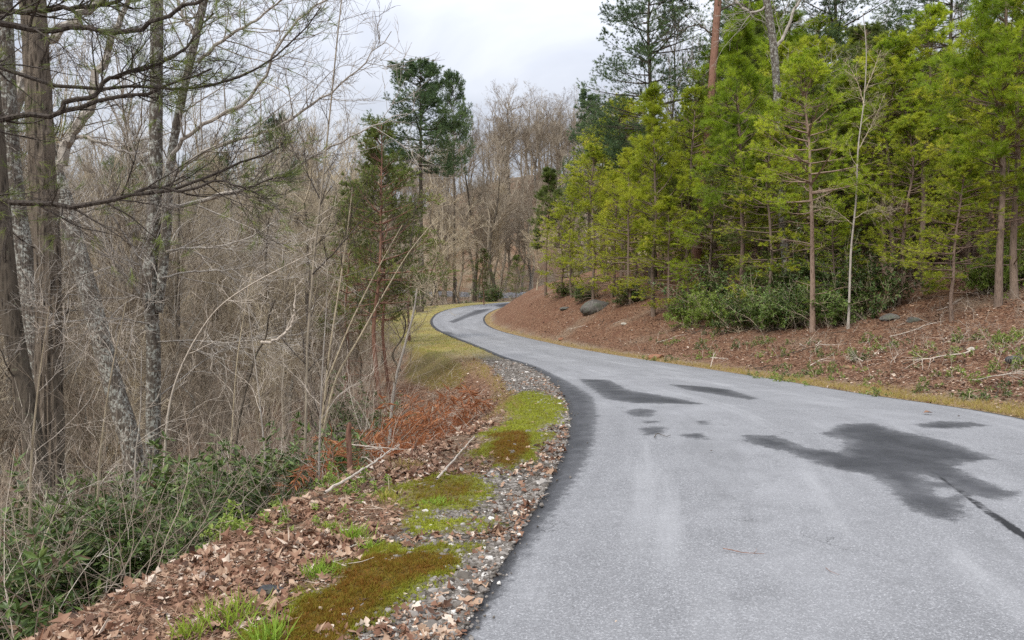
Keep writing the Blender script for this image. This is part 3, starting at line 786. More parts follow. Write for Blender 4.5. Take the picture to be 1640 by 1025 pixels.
OP = [pine_meshes('olive_pine_%d' % i, 160 + i, 9.0, .07, 3.0, 1.7, 4, .42, .65, 7, 4, 3, 9, .08, .010, (.05, .8), 8, .06, M_OLV, B_RED, .3, thin=.12) for i in range(2)]
def bank_line(px): return float(np.interp(px, [860, 1050, 1300, 1420, 1640, 1760], [472, 498, 512, 478, 440, 430]))
SKY = pine_meshes('skyline_pine', 177, 22.0, .26, 12.5, 3.9, 6, .8, .45, 11, 5, 4, 9, .15, .018, (-.02, .6), 14, .06, M_WHP, B_DARK, .3, droop=.03, flat=.85, thin=.05)
rsP = np.random.default_rng(5)
def place_pine(var, px, d, top, label, cat='pine tree', group=None, mat=None, bark=None, wide=1.0, name='pine_tree', rz=None, tilt=(0, 0)):
    tm, cm, H = var
    x = X(px, d); z = gz(x, d); h = ZT(top, d) - z; s = max(h, 1.0) / H
    return thing(name, (x, d, z), rsP.uniform(0, 6.28) if rz is None else rz, (s * wide, s * wide, s), [('trunk', tm, bark), ('crown', cm, bark, mat)], label, cat, group, tilt)
B_TANP = mat_bark('tan_pine_bark', (.12, .08, .055), (.28, .20, .15), None, .5, 1.2)
NEAR = [  # variant, px, depth, top py, needle material, bark, width, label
    (VP[3], 1303, -533, 95, M_GRN, B_TANP, 1.15, 'slim pine with pale reddish trunk and bare horizontal lower limbs beside the laurel thicket'),
    (VP[0], 1526, -515, 255, M_YEL, None, 1.35, 'short bushy yellow green pine standing on the open leaf covered bank'),
    (VP[1], 1625, -478, -30, M_YEL, None, 1.25, 'pine with dark trunk and long pale drooping limb at the far right edge'),
    (LP[0], 1600, 19, -120, M_GRN, None, 1.1, 'tall long needled pine with bright tufts above the short bushy pine'),
    (LP[0], 1047, -507, 140, M_YEL, B_PINE, 1.15, 'pine with twin straight trunks and bright tufted top beside the boulder'),
    (LP[1], 1187, -508, 45, M_GRN, None, 1.15, 'tall soft pale green pine behind the yellowish laurel bush'),
    (VP[2], 1010, -488, 245, M_YEL, None, 1.15, 'low branching pine just left of the twin trunked pine'),
    (VP[2], 950, -484, 235, M_YEL, None, 1.1, 'bright yellow green young pine where the bank nears the bend'),
    (VP[0], 915, -478, 300, M_YEL, None, 1.2, 'small bright pine between the dark bend pine and the yellow pine'),
    (LP[1], 874, -474, 275, M_OLV, None, 1.3, 'dark green pine standing closest to the bend in the road'),
    (VP[1], 1105, -480, 150, M_YEL, None, 1.2, 'dense middle sized pine just right of the twin trunked pine'),
    (VP[2], 1240, -505, 215, M_YEL, None, 1.3, 'bushy pine with sagging lower boughs over the laurel thicket'),
    (VP[3], 1420, -470, 60, M_YEL, None, 1.3, 'pine with thin crooked trunk behind the pale forked dead sapling'),
    (VP[1], 1475, -455, 20, M_GRN, None, 1.3, 'tall narrow pine behind and left of the short bushy pine'),
    (VP[0], 1395, -460, 150, M_OLV, None, 1.3, 'shaded olive pine low behind the forked dead sapling'),
    (VP[2], 980, -478, 275, M_YEL, None, 1.2, 'small round pine half hidden behind the low branching pine'),
    (VP[2], 1075, -506, 320, M_YEL, None, 1.5, 'short full skirted pine just behind the twin trunked pine on its right'), (VP[2], 1140, -500, 260, M_GRN, None, 1.4, 'full skirted green pine left of the soft pale pine'),
    (VP[2], 1440, -490, 190, M_YEL, None, 1.3, 'full skirted pine between the forked dead sapling and the short bushy pine'), (VP[2], 900, -476, 330, M_YEL, None, 1.4, 'little full skirted pine nearest the crest of the bank'),
    (VP[0], 1575, -470, 150, M_YEL, None, 1.4, 'yellow green pine with low spreading boughs left of the right edge pine'), (VP[2], 1340, -512, 330, M_GRN, None, 1.3, 'low young green pine in the laurel thicket beside the pale reddish trunk'),
]
for v, px, d, top, nm, bk, wd, lab in NEAR:
    if d < 0: d = base_at(px, -d); print('NEAR', px, round(d, 1))
    place_pine(v, px, d, top, lab, mat=nm, bark=bk, wide=wd)
# second trunk of the twin pine is part of that tree
n = 0
for row, (d0, d1, cnt) in enumerate([(22, 28, 24), (28, 38, 28), (38, 55, 28), (55, 75, 18)]):
    for i in range(cnt):
        lo = 1075 if row == 0 else 1000 if row == 1 else 950
        px = lo + (1760 - lo) * (i + rsP.uniform(.1, .9)) / cnt
        d = base_at(px, bank_line(px)) * rsP.uniform(1.03, 1.35) if row == 0 else max(rsP.uniform(d0, d1), base_at(px, bank_line(px)) * 1.3)
        top = {0: rsP.uniform(40, 220), 1: rsP.uniform(20, 190), 2: rsP.uniform(0, 200), 3: rsP.uniform(40, 200)}[row]
        if px < 1130: top += 120
        v = [VP[0], VP[1], VP[2], VP[2], LP[0], VP[3]][rsP.integers(6)]
        m_ = [M_YEL, M_YEL, M_GRN, M_GRN, M_OLV][rsP.integers(5)]
        lab = ['green pine in the front rank of the crowded pine stand up the right bank', 'pine in the second rank of the crowded stand behind the bank pines',
               'pine deep inside the crowded stand up the right bank', 'pine near the top of the wooded right bank'][row]
        place_pine(v, px, d, top, lab, group=['front rank of the pine stand', 'second rank of the pine stand', 'pines deep in the stand', 'pines near the top of the bank'][row], mat=m_, wide=rsP.uniform(1.05, 1.4))
# tall trees over the stand
place_pine(WP[0], 1045, 48, -130, 'tall layered white pine rising against the sky over the right bank', mat=M_WHP, wide=1.05)
place_pine(WP[1], 1330, 46, -160, 'tall dark white pine behind the yellow green stand, left of its centre', mat=M_WHP, wide=1.1)
place_pine(WP[0], 1500, 52, -160, 'tall dark white pine high at the back of the stand', mat=M_WHP, wide=1.1)
place_pine(WP[1], 1200, 55, -60, 'dark white pine just behind the lichen covered trunk', mat=M_WHP, wide=1.0)
place_pine(WP[0], 945, 85, 150, 'soft grey green pine between the layered white pine and the bare hilltop trees', mat=M_WHP, wide=.9)
# across the bend and in the left woods
place_pine(SKY, 672, 84, 108, 'big dark conifer standing alone above the woods beyond the bend', mat=M_WHP, wide=1.25, rz=.6)
place_pine(SKY, 727, 118, 125, 'greyish conifer just right of the big dark conifer', mat=M_WHP, wide=.55)
place_pine(OP[0], 606, 23, 200, 'slender olive pine with reddish trunk beside the mossy verge', mat=M_OLV, wide=1.15)
place_pine(OP[1], 622, 24.5, 260, 'second reddish trunked pine touching the slender olive pine', mat=M_OLV, wide=1.0)
place_pine(OP[1], 548, 27, 300, 'thin olive pine half hidden by saplings left of the reddish trunks', mat=M_OLV, wide=1.2)
place_pine(OP[0], 655, 44, 330, 'small olive pine at the far end of the mossy verge', mat=M_OLV, wide=1.3)
place_pine(VP[2], 700, 112, 385, 'dark little evergreen behind the end of the mossy verge', mat=M_OLV, wide=1.2)
place_pine(VP[2], 825, 118, 410, 'dark little evergreen on the slope under the bare hilltop trees', mat=M_OLV, wide=1.2)
place_pine(WP[0], 442, 75, 190, 'grey green pine rising out of the bare woods on the left', mat=M_WHP, wide=.75)
place_pine(WP[1], 215, 60, 235, 'dark green pine behind the two stemmed lichen tree', mat=M_WHP, wide=.9)
place_pine(WP[0], 350, 66, 250, 'hazy green pine between the two stemmed tree and the leafless saplings', mat=M_WHP, wide=.9)
place_pine(OP[0], 775, 96, 400, 'bushy dark evergreen low beside the far strip of road', mat=M_OLV, wide=1.4)

# ------------------------------------------------------------------ leafless trees
BT = [bare_meshes('bare_tree_%d' % i, 200 + i, 17, .15, t0, 24, ll, (7, 5, 3), up, (.4, .9), B_GREY, B_TWIG, .0055, .10, .5, 3) for i, (t0, ll, up) in
      enumerate([(.35, 4.2, .10), (.45, 4.8, .12), (.3, 3.6, .14), (.5, 4.0, .08), (.2, 4.0, .10)])]
ST = [bare_meshes('bare_sapling_%d' % i, 220 + i, 6.5, .035, .10, 26, 2.0, (6, 5, 3), up, (.35, .9), B_TWIG, B_TWIG, .0035, .13, .7, 2) for i, up in enumerate([.08, .05, .12])]
rsB = np.random.default_rng(11)
B_DTW2 = mat_bark('brown_twigs', (.10, .078, .055), (.24, .195, .145), None, .5, 1.0, objvar=.3, groove=.2)
TRK = [B_DARK, B_GREY, B_MOTT, None]
def place_bare(var, px, d, top, label, cat='bare tree', group=None, twig=None, bark=None, wide=1.0, name='bare_tree', tilt=None):
    tm, cm, H = var; x = X(px, d); z = gz(x, d); s = max(ZT(top, d) - z, 1.5) / (H * 1.05)
    t = rsB.normal(0, .05, 2) if tilt is None else tilt
    return thing(name, (x, d, z), rsB.uniform(0, 6.28), (s * wide, s * wide, s), [('trunk', tm, bark or TRK[rsB.integers(4)]), ('crown', cm, twig)], label, cat, group, tuple(t))
def tl(px):  # height of the tree line in the photograph
    return np.interp(px, [-200, 0, 300, 450, 600, 700, 760, 820, 900, 1000, 1200, 1700], [215, 215, 225, 185, 195, 230, 160, 105, 125, 150, 60, -30])
def free(px, d):
    x = X(px, d); _, g = land(np.array([x]), np.array([d]), True)
    return bool((g['left'] & (g['ss'] > 1.2))[0]) and not (545 < px < 680 and d < 26)
def scatter(cnt, d0, d1, p0, p1, fn, jit=1.0):
    k = 0; tr = 0
    while k < cnt and tr < cnt * 20:
        tr += 1
        d = math.exp(rsB.uniform(math.log(d0), math.log(d1))); px = rsB.uniform(p0, p1)
        if not free(px, d): continue
        fn(px, d); k += 1
TWM = [B_TWIG, B_GREY, B_DTW2]
scatter(34, 17, 34, -120, 560, lambda px, d: place_bare(BT[rsB.integers(5)], px, d, rsB.uniform(60, 300) if px < 330 else rsB.uniform(200, 380), 'grey leafless tree standing in the ravine woods just below the verge', group='leafless trees in the near ravine', twig=TWM[rsB.integers(3)]))
scatter(70, 34, 75, -160, 660, lambda px, d: place_bare(BT[rsB.integers(5)], px, d, tl(px) + rsB.uniform(0, 110), 'thin leafless tree in the crowded woods across the ravine', group='leafless trees across the ravine', twig=TWM[rsB.integers(3)], wide=1.1))
scatter(85, 75, 150, -200, 760, lambda px, d: place_bare(BT[rsB.integers(5)], px, d, tl(px) + rsB.uniform(-10, 70), 'far leafless tree on the wooded ridge to the left', group='leafless trees on the far ridge', twig=TWM[rsB.integers(3)], wide=1.15))
for i in range(120):
    d = rsB.uniform(112, 200) if i < 70 else rsB.uniform(165, 215); px = rsB.uniform(640, 1010)
    x = X(px, d); z = gz(x, d); hh = rsB.uniform(17, 27)
    top = max(tl(px) + rsB.uniform(-5, 40), 450 - (z + hh - 1.6) / d * F)
    place_bare(BT[rsB.integers(5)], px, d, top, 'tall leafless tree on the leaf strewn hillside behind the bend', group='leafless trees on the hillside behind the bend', twig=TWM[1 + rsB.integers(2)], wide=1.5)
for i in range(20):
    d = rsB.uniform(45, 80); px = rsB.uniform(1080, 1700)
    place_bare(BT[rsB.integers(5)], px, d, rsB.uniform(-60, 90), 'leafless tree showing between the pines at the top of the right bank', group='leafless trees above the pine stand', twig=B_GREY)
scatter(42, 11, 32, -120, 640, lambda px, d: place_bare(ST[rsB.integers(3)], px, d, rsB.uniform(330, 520) + 300 / d, 'thin tan leafless sapling in the thicket below the left verge', 'sapling', 'tan saplings in the left thicket', twig=TWM[rsB.integers(3)], name='bare_sapling', wide=1.2))
scatter(55, 30, 105, 200, 840, lambda px, d: place_bare(ST[rsB.integers(3)], px, d, rsB.uniform(300, 420), 'pale leafless sapling in the brushy woods towards the bend', 'sapling', 'pale saplings towards the bend', twig=TWM[rsB.integers(3)], name='bare_sapling', wide=1.5))
for px, d, top, lab in [(690, 98, 250, 'pale leafless sapling at the tip of the mossy verge'), (735, 116, 320, 'yellowish budding sapling above the far strip of road'), (800, 122, 300, 'straight pale sapling beside the far end of the road'),
                        (860, 70, 330, 'grey sapling leaning out from the crest of the bank at the bend')]:
    place_bare(ST[rsB.integers(3)], px, d, top, lab, 'sapling', twig=B_TWIG, name='bare_sapling', wide=1.4)
for px, d, top, lab in [(1418, 30, 120, 'thin bleached leafless stem among the pines right of the forked dead sapling')]:
    place_bare(ST[rsB.integers(3)], px, d, top, lab, 'sapling', twig=B_DEAD if px > 1300 else B_TWIG, name='bare_sapling', wide=.9)
# ------------------------------------------------------------------ traced foreground trees on the left
def fg_tree(name, label, cat, stems, limbs=(), bark=None, twig=None, seed=0, twigs=(5, 4, 3), tl_=.9, tr=.0035, up=.03, flat=0., fine=False, extra=0, leafy=None, k=14, t0=.25):
    """stems/limbs: (pixel line, depth or depths, r0, r1) ; first stem reaches the ground"""
    rs = np.random.default_rng(seed); W = []
    for j, (pts, d, r0, r1) in enumerate(list(stems) + list(limbs)):
        W.append(world_line(pts, d))
    x, y = W[0][0][:2]; g = gz(x, y)
    if W[0][0][2] > g - .1: W[0] = np.concatenate([[[x, y, g - .3]], W[0]])
    base = np.array([x, y, g])
    tbs, cb = [], Buf(); PL, RL = [], []
    for j, (pts, d, r0, r1) in enumerate(stems):
        th_k = k; n = 120 if fine else 60
        P = smooth_line(W[j] - base, n); t = np.linspace(0, 1, n)
        R = r0 * (1 - t) + r1 * t + (r0 * .5 * np.exp(-t * 22) if j == 0 else 0)
        th = np.arange(th_k) * 2 * np.pi / th_k; z = t * np.linalg.norm(P[-1] - P[0])
        Rk = R[:, None] * (1 + .09 * fbm(th[None] * 1.7 + 0 * z[:, None], z[:, None] * 1.3 + 0 * th[None], 1., 3, seed + j))
        if fine:
            a = vnoise(th[None] * 6.5 + .4 * np.sin(z[:, None] * 1.7), z[:, None] * 3.2 + 0 * th, seed + 5)
            Rk = Rk * (1 + .10 * np.sign(a) * np.abs(a) ** .45)
        q_ = Buf(); q_.add(*tubes(P[None], Rk[None], th_k)); tbs.append(q_)
        PL.append(P); RL.append(R)
    sub_src = []
    for j, (pts, d, r0, r1) in enumerate(limbs):
        n = 26; P = smooth_line(W[len(stems) + j] - base, n); P[1:-1] += rs.normal(0, r0 * .35, (n - 2, 3)); R = r0 + (r1 - r0) * np.linspace(0, 1, n)
        sub_src.append((P, R))
    def sprout(P, R, n1, L0, ta=.12):
        nonlocal cb
        S, D, r, t, i = spawn(rs, P[None], R[None], n1, ta, 1, .4, 1.1, flat)
        L = L0 * rs.uniform(.35, 1.2, len(S)) * (1.15 - .6 * t)
        Pp = grow(rs, S, D, L, 9, .12, up); Rp = taper(np.clip(r * .45, tr, .012), tr * .5, 9); cb.add(*tubes(Pp, Rp, 4))
        Lp = L
        for m, q in zip(twigs[1:], (.5, .5)):
            S, D, r, t, i = spawn(rs, Pp, Rp, m, .15, 1, .35, .95, flat)
            Lp = Lp[i] * q * rs.uniform(.4, 1.2, len(S)) + .04
            Pp = grow(rs, S, D, Lp, 6, .13, up); Rp = taper(np.clip(r * .6, tr * .6, tr), tr * .35, 6); cb.add(*tubes(Pp, Rp, 3))
        return Pp
    ends = []
    limb_parts = []
    for P, R in sub_src:
        cb = Buf(); cb.add(*tubes(P[None], R[None], 7)); ends.append(sprout(P, R, twigs[0] * 3, tl_)); limb_parts.append(('branch', cb.mesh(name + '_branch', twig or bark)))
    cb = Buf()
    for P, R in list(zip(PL, RL)):
        if extra:
            ends.append(sprout(P, R, extra, tl_ * 1.3, t0))
    parts = [('trunk', q_.mesh(name + '_trunk', bark, smooth=not fine)) for q_ in tbs] + limb_parts
    if cb.n: parts.append(('crown', cb.mesh(name + '_crown', twig or bark)))
    if leafy and ends:
        lb = Buf(); E = np.concatenate(ends); sel = rs.random(len(E)) < leafy[1]; E = E[sel]
        needles(lb, rs, E[:, -1], unit(E[:, -1] - E[:, -2]), leafy[2], leafy[3], leafy[4], np.clip(rs.normal(.55, .15, len(E)), 0, 1), (.2, .8), .06)
        parts.append(('needles', lb.mesh(name + '_needles', leafy[0])))
    return thing(name, tuple(base), 0, 1, parts, label, cat)
fg_tree('shagbark_tree', 'thick straight trunk with long shaggy grey plates of bark at the left', 'tree',
        [([(72, 800), (74, 600), (76, 420), (73, 250), (69, 80), (66, -80), (62, -300)], 8.5, .135, .118)], [], B_SHAG, B_DTWIG, 31, extra=12, tl_=.8, fine=True, k=44, twigs=(5, 4, 3))
fg_tree('leaning_mossy_tree', 'dark mossy trunk bending past the left edge in front of the shaggy trunk', 'tree',
        [([(64, 860), (50, 740), (36, 640), (20, 540), (10, 430), (3, 300), (-6, 120), (-12, -120)], 7.8, .10, .085)], [], B_DARK, B_DTWIG, 32, extra=7, tl_=.8, k=18)
fg_tree('lichen_tree', 'dark lichen spotted trunk between the left edge and the shaggy trunk', 'tree',
        [([(84, 850), (70, 720), (60, 600), (46, 470), (30, 330), (22, 200), (20, 60), (22, -120)], 9.6, .13, .10)], [], B_MOTT, B_DTWIG, 33, extra=8, tl_=.9, k=18)
fg_tree('crooked_tree', 'slanting mottled trunk behind the shaggy trunk with pale forking upper limbs', 'tree',
        [([(205, 720), (178, 620), (152, 510), (128, 410), (106, 320), (84, 240), (70, 160), (66, 40), (60, -100)], 11.0, .155, .09)],
        [([(96, 285), (112, 235), (130, 205), (150, 180), (158, 150), (190, 60), (225, -20)], 11, .085, .03), ([(30, 180), (60, 112), (105, 55), (170, 5), (230, -40)], 11, .09, .04),
         ([(130, 218), (170, 228), (215, 245), (250, 240)], 11, .03, .01)], B_MOTT, B_PALE, 34, extra=6, tl_=1.1, k=20)
fg_tree('birch_tree', 'two stemmed pale tree with lichen bands and many sweeping thin limbs', 'tree',
        [([(238, 745), (241, 640), (243, 560), (240, 450), (249, 350), (254, 250), (258, 120), (262, 0), (266, -200)], 10.0, .095, .075),
         ([(252, 500), (262, 430), (271, 350), (275, 280), (287, 205), (302, 140), (322, 60), (345, -40), (360, -160)], [10, 10, 10, 9.95, 9.9, 9.85, 9.8, 9.7, 9.6], .06, .04)],
        [([(273, 262), (300, 222), (345, 192), (395, 168), (430, 120), (460, 60), (500, 20), (540, -10)], [9.9, 9.8, 9.6, 9.4, 9.2, 9, 8.9, 8.8], .028, .009),
         ([(278, 282), (335, 240), (395, 219), (440, 208), (500, 170), (548, 138), (590, 96), (630, 50)], [9.9, 9.7, 9.4, 9.2, 9, 8.8, 8.6, 8.5], .030, .004),
         ([(262, 335), (310, 325), (390, 303), (465, 272), (530, 240), (590, 205), (655, 182)], [10, 9.8, 9.5, 9.2, 8.9, 8.6, 8.4], .032, .004),
         ([(262, 405), (290, 398), (340, 396), (400, 380), (450, 350)], [10, 9.8, 9.6, 9.4, 9.2], .018, .006), ([(260, 445), (300, 436), (360, 433), (410, 425)], 9.8, .015, .005),
         ([(240, 505), (222, 470), (190, 430), (160, 382), (132, 342)], [10, 9.8, 9.5, 9.3, 9.2], .026, .012), ([(240, 520), (200, 512), (150, 510), (100, 516), (55, 508)], [10, 9.4, 8.8, 8.2, 7.6], .012, .004), ([(243, 548), (300, 545), (370, 548), (440, 540)], [10, 9.8, 9.5, 9.3], .011, .004), ([(240, 470), (180, 478), (120, 472), (60, 482)], [10, 9.4, 8.8, 8.2], .010, .003),
         ([(225, 478), (228, 430), (200, 372), (172, 332)], [9.8, 9.5, 9.3, 9.1], .018, .009),
         ([(322, 60), (300, 20), (285, -40)], 9.8, .03, .01), ([(325, 100), (370, 60), (420, 30), (480, -20)], [9.8, 9.6, 9.5, 9.3], .024, .008)],
        B_MOTT, B_PALE, 35, extra=12, tl_=1.3, twigs=(6, 4, 4), k=18, tr=.004)
fg_tree('slender_sapling', 'tall slender leafless sapling rising alone against the sky left of the conifers', 'sapling',
        [([(478, 810), (486, 690), (492, 540), (505, 400), (520, 280), (534, 160), (545, 60), (553, -10), (558, -90)], 8.5, .020, .005)],
        [([(500, 440), (540, 400), (585, 350), (640, 320)], [8.5, 8.3, 8.2, 8], .009, .003), ([(515, 320), (490, 270), (470, 235), (455, 190)], 8.5, .008, .003)], B_GREY, B_DTWIG, 36, extra=22, tl_=.8, up=.08, k=8, tr=.0026)
fg_tree('forked_sapling', 'forked sapling with dark upswept twigs in front of the olive pines', 'sapling',
        [([(500, 760), (515, 660), (527, 560), (545, 450), (556, 380), (566, 300)], 9.5, .022, .006), ([(512, 700), (540, 600), (575, 540), (615, 470), (662, 395), (700, 350)], 9.5, .018, .004),
         ([(522, 610), (560, 520), (600, 440), (645, 360)], 9.4, .012, .004)], [], B_TWIG, B_DTWIG, 37, extra=13, tl_=.8, up=.07, k=8, tr=.0026)
fg_tree('grey_sapling', 'thin grey sapling leaning over the rust coloured brush beside the verge', 'sapling',
        [([(618, 770), (622, 700), (632, 610), (650, 545), (664, 490), (668, 462)], 11, .030, .012)], [([(668, 465), (676, 458), (680, 462)], 11, .012, .008)], B_PALE, B_TWIG, 38, extra=6, tl_=.4, k=8, tr=.003)
fg_tree('dead_branch_sapling', 'dead crooked sapling with one bare white curved branch in the left thicket', 'sapling',
        [([(372, 720), (384, 650), (398, 600), (412, 560), (422, 545), (430, 505), (440, 480)], 8.2, .022, .008)],
        [([(416, 548), (432, 548), (450, 538), (464, 522), (470, 505), (472, 480)], 8.2, .018, .008)], B_DARK, B_DEAD, 39, twigs=(1, 2, 2), extra=3, tl_=.35, k=8, tr=.003)
fg_tree('arching_sapling', 'pale sapling arching up to the right across the left thicket', 'sapling',
        [([(255, 760), (275, 620), (312, 542), (350, 492), (398, 458), (450, 430), (500, 405)], [8.4, 8.3, 8.2, 8.1, 8, 7.9, 7.8], .020, .004)], [], B_DEAD, B_DEAD, 40, extra=9, tl_=.8, k=7, tr=.003)
for i, (px, pt, d, dx, lab) in enumerate([(205, 690, 7.2, 8, 'thin upright stem before the laurels, just left of the two stemmed pale tree'), (345, 560, 8.8, 25, 'pale stem standing in the laurels right of the two stemmed pale tree'),
                                 (430, 620, 7.6, -14, 'thin brown stem among the laurels below the white curved branch'), (130, 610, 6.2, 30, 'slanted thin stem before the laurels near the shaggy trunk'),
                                 (500, 600, 7.0, 10, 'short upright brown stem near the rusty fronds'), (25, 620, 5.6, 22, 'pale whip of brush bowing in from the left edge')]):
    fg_tree('thin_stem', lab, 'sapling', [([(px, 960), (px + dx * .4, 850), (px + dx * .8, 720), (px + dx * 1.4, pt), (px + dx * 2.4, pt - 130)], d, .016, .003)], [], B_TWIG if i % 2 else B_PALE, B_DEAD, 50 + i, extra=11, tl_=.6, k=7, tr=.0024)

fg_tree('old_pine', 'old pine with bare reddish brown trunk leaning slightly above the green stand', 'pine tree',
        [([(1112, 470), (1122, 330), (1132, 200), (1138, 100), (1145, -20), (1152, -140)], 40, .24, .17)],
        [([(1134, 190), (1160, 170), (1190, 178), (1215, 150)], 40, .06, .02), ([(1131, 215), (1105, 210), (1075, 222), (1050, 215)], 40, .05, .02), ([(1142, 20), (1175, 5), (1210, 25), (1240, 10)], 40, .05, .02), ([(1140, 60), (1110, 40), (1080, 52)], 40, .05, .02)],
        B_RED, B_DARK, 70, extra=5, tl_=2.6, tr=.012, k=12, leafy=(M_WHP, .12, 10, .22, .02), t0=.5)
fg_tree('lichen_oak', 'leafless trunk crusted with white lichen rising out of the green pines', 'tree',
        [([(1262, 480), (1250, 330), (1244, 230), (1240, 160), (1233, 80), (1222, 10), (1208, -60), (1190, -160)], 30, .17, .13)],
        [([(1233, 80), (1250, 55), (1262, 20), (1285, -20), (1320, -60)], 30, .07, .03), ([(1240, 150), (1262, 138), (1290, 140), (1310, 120)], 30, .035, .012), ([(1222, 10), (1200, 20), (1172, 2), (1150, -30)], 30, .05, .02)],
        B_MOTT, B_PALE, 71, extra=8, tl_=2.2, tr=.009, k=14)

fg_tree('dead_forked_sapling', 'pale leafless sapling with a forked top among the green pines', 'sapling',
        [([(1360, 535), (1361, 480), (1362, 400), (1368, 320), (1370, 230), (1377, 160), (1378, 70), (1372, 20)], 22, .036, .010)],
        [([(1378, 170), (1365, 130), (1352, 105)], 22, .018, .007), ([(1377, 150), (1392, 110), (1402, 80)], 22, .018, .007), ([(1370, 240), (1390, 200), (1410, 150)], 22, .016, .006),
         ([(1364, 360), (1330, 335), (1300, 330)], 21.9, .013, .005), ([(1366, 350), (1395, 335), (1425, 342)], 21.9, .013, .005)], B_PALE, B_TWIG, 72, extra=8, tl_=.7, tr=.004, k=10)

# the pine whose boughs sweep in from outside the left edge
def boughs():
    fg_tree('overhanging_pine', 'pine outside the left edge whose dark lichened boughs sweep across the upper left', 'pine tree',
        [([(-330, 1100), (-330, 600), (-325, 300), (-320, 50), (-315, -200)], 4.6, .15, .11)],
        [([(-325, 60), (-150, 42), (0, 38), (60, 42), (130, 46), (205, 48), (250, 38), (290, 18), (335, 2), (380, -25)], [4.6, 4.6, 4.6, 4.6, 4.6, 4.6, 4.5, 4.5, 4.4, 4.4], .030, .008),
         ([(-325, 215), (-150, 200), (0, 188), (60, 186), (110, 178), (160, 168), (205, 155), (250, 150), (300, 128), (345, 110)], 4.7, .030, .006),
         ([(108, 176), (114, 165), (135, 160), (160, 150), (185, 125), (225, 115), (275, 95), (320, 60), (350, 20)], 4.7, .016, .005),
         ([(-325, 330), (-150, 328), (0, 319), (60, 327), (130, 329), (180, 320), (220, 312), (262, 308), (300, 294), (345, 276), (400, 262), (450, 235)], 4.8, .030, .005),
         ([(200, 316), (250, 300), (300, 305), (350, 290), (400, 300), (440, 285)], 4.8, .012, .004),
         ([(-325, 120), (-100, 105), (0, 105), (60, 125), (140, 140), (220, 138), (300, 142), (400, 120), (470, 70), (520, 10)], [4.9, 4.9, 4.9, 4.9, 4.9, 5, 5, 5, 5, 5], .020, .004),
         ([(0, 20), (150, 10), (260, -10)], 5.2, .02, .01)],
        B_DARK, B_DTWIG, 60, twigs=(7, 5, 5), tl_=.62, tr=.0022, up=.03, flat=.45, leafy=(M_OLV, .26, 16, .085, .002), k=14)
boughs()
# ------------------------------------------------------------------ evergreen shrubs
SH = [shrub_mesh('laurel_%d' % i, 300 + i, 20, 1.25, .85, .125, .042, 7, 6, M_RHO) for i in range(3)]
SF = [shrub_mesh('round_laurel_%d' % i, 310 + i, 34, 1.5, .8, .12, .045, 7, 8, M_RHO) for i in range(2)]
rsS = np.random.default_rng(21)
def shrub(me, px, d, s, label, group=None, mat=None, name='laurel_bush', cat='bush', x=None, wood=None):
    x = X(px, d) if x is None else x
    return thing(name, (x, d, gz(x, d) - .03), rsS.uniform(0, 6.28), (s, s, s * rsS.uniform(.85, 1.1)), [('foliage', me, wood, mat)], label, cat, group)
LB = [(20, 5.2, 1.0, 'laurel bush at the bottom left corner'), (95, 5.6, .95, 'laurel bush right of the corner one, before the shaggy trunk'), (10, 6.6, 1.25, 'laurel bush at the foot of the bending mossy trunk'),
      (120, 6.8, 1.2, 'laurel bush directly in front of the shaggy trunk'), (180, 6.2, 1.0, 'laurel bush below the slanting mottled trunk'), (220, 7.2, 1.25, 'laurel bush hiding the foot of the two stemmed pale tree'),
      (300, 7.0, 1.1, 'laurel bush right of the two stemmed pale tree'), (330, 8.0, 1.3, 'laurel bush behind the pale upright stem'), (395, 7.6, 1.1, 'laurel bush midway along the foot of the verge'),
      (440, 8.4, 1.3, 'laurel bush under the white curved branch'), (480, 7.9, .95, 'laurel bush left of the rusty post, nearest the verge'), (520, 8.9, 1.1, 'laurel bush just behind the rusty post'),
      (160, 8.4, 1.3, 'laurel bush behind the shaggy trunk'), (50, 8.6, 1.3, 'laurel bush behind the lichen spotted trunk'), (395, 9.4, 1.2, 'laurel bush furthest back under the leafless saplings'), (255, 5.9, .8, 'low laurel bush at the lip of the leafy verge')]
for i, (px, d, s, lab) in enumerate(LB): shrub(SH[i % 3], px, d, s * .75, lab, 'laurels below the left verge')
shrub(SF[0], 568, 15, .8, 'dark evergreen bush deep in the grey brush behind the rusty fronds')
shrub(SF[1], 665, 92, 1.5, 'green bush at the far end of the mossy verge')
shrub(SF[0], 785, 112, 2.0, 'dark bush beside the far strip of road')
M_LIM2 = mat_leafy('mid_green_leaves', [(0, (.07, .11, .03)), (.5, (.14, .21, .045)), (1, (.28, .36, .10))], .4, .3, .1)
RB = [(1105, -522, 1.0, M_LIME, 'yellow green laurel bush right of the twin trunked pine'), (1150, -522, 1.1, M_LIME, 'laurel bush between the yellow green one and the soft pale pine'), (1195, -528, 1.0, None, 'laurel bush at the foot of the soft pale pine'),
      (1240, -528, 1.1, M_LIM2, 'tall laurel bush left of the pale reddish trunk'), (1272, -524, 1.0, None, 'laurel bush touching the pale reddish trunk'), (1335, -520, 1.1, M_LIM2, 'dark laurel bush right of the pale reddish trunk'),
      (1390, -505, 1.3, None, 'laurel bush at the right end of the thicket'), (1170, -505, 1.6, None, 'laurel bush at the back of the thicket'), (1310, -495, 1.6, None, 'laurel bush furthest up in the thicket'),
      (935, -482, .8, None, 'small laurel bush growing behind the boulder'), (1010, -485, .9, None, 'laurel bush right of the boulder'), (1590, -470, 1.0, M_LIME, 'light green low bush near the right edge pine'),
      (1635, -455, 1.2, M_LIME, 'light green bush behind the right edge pine'), (905, -474, .8, M_OLV, 'olive bush behind the crest of the bank')]
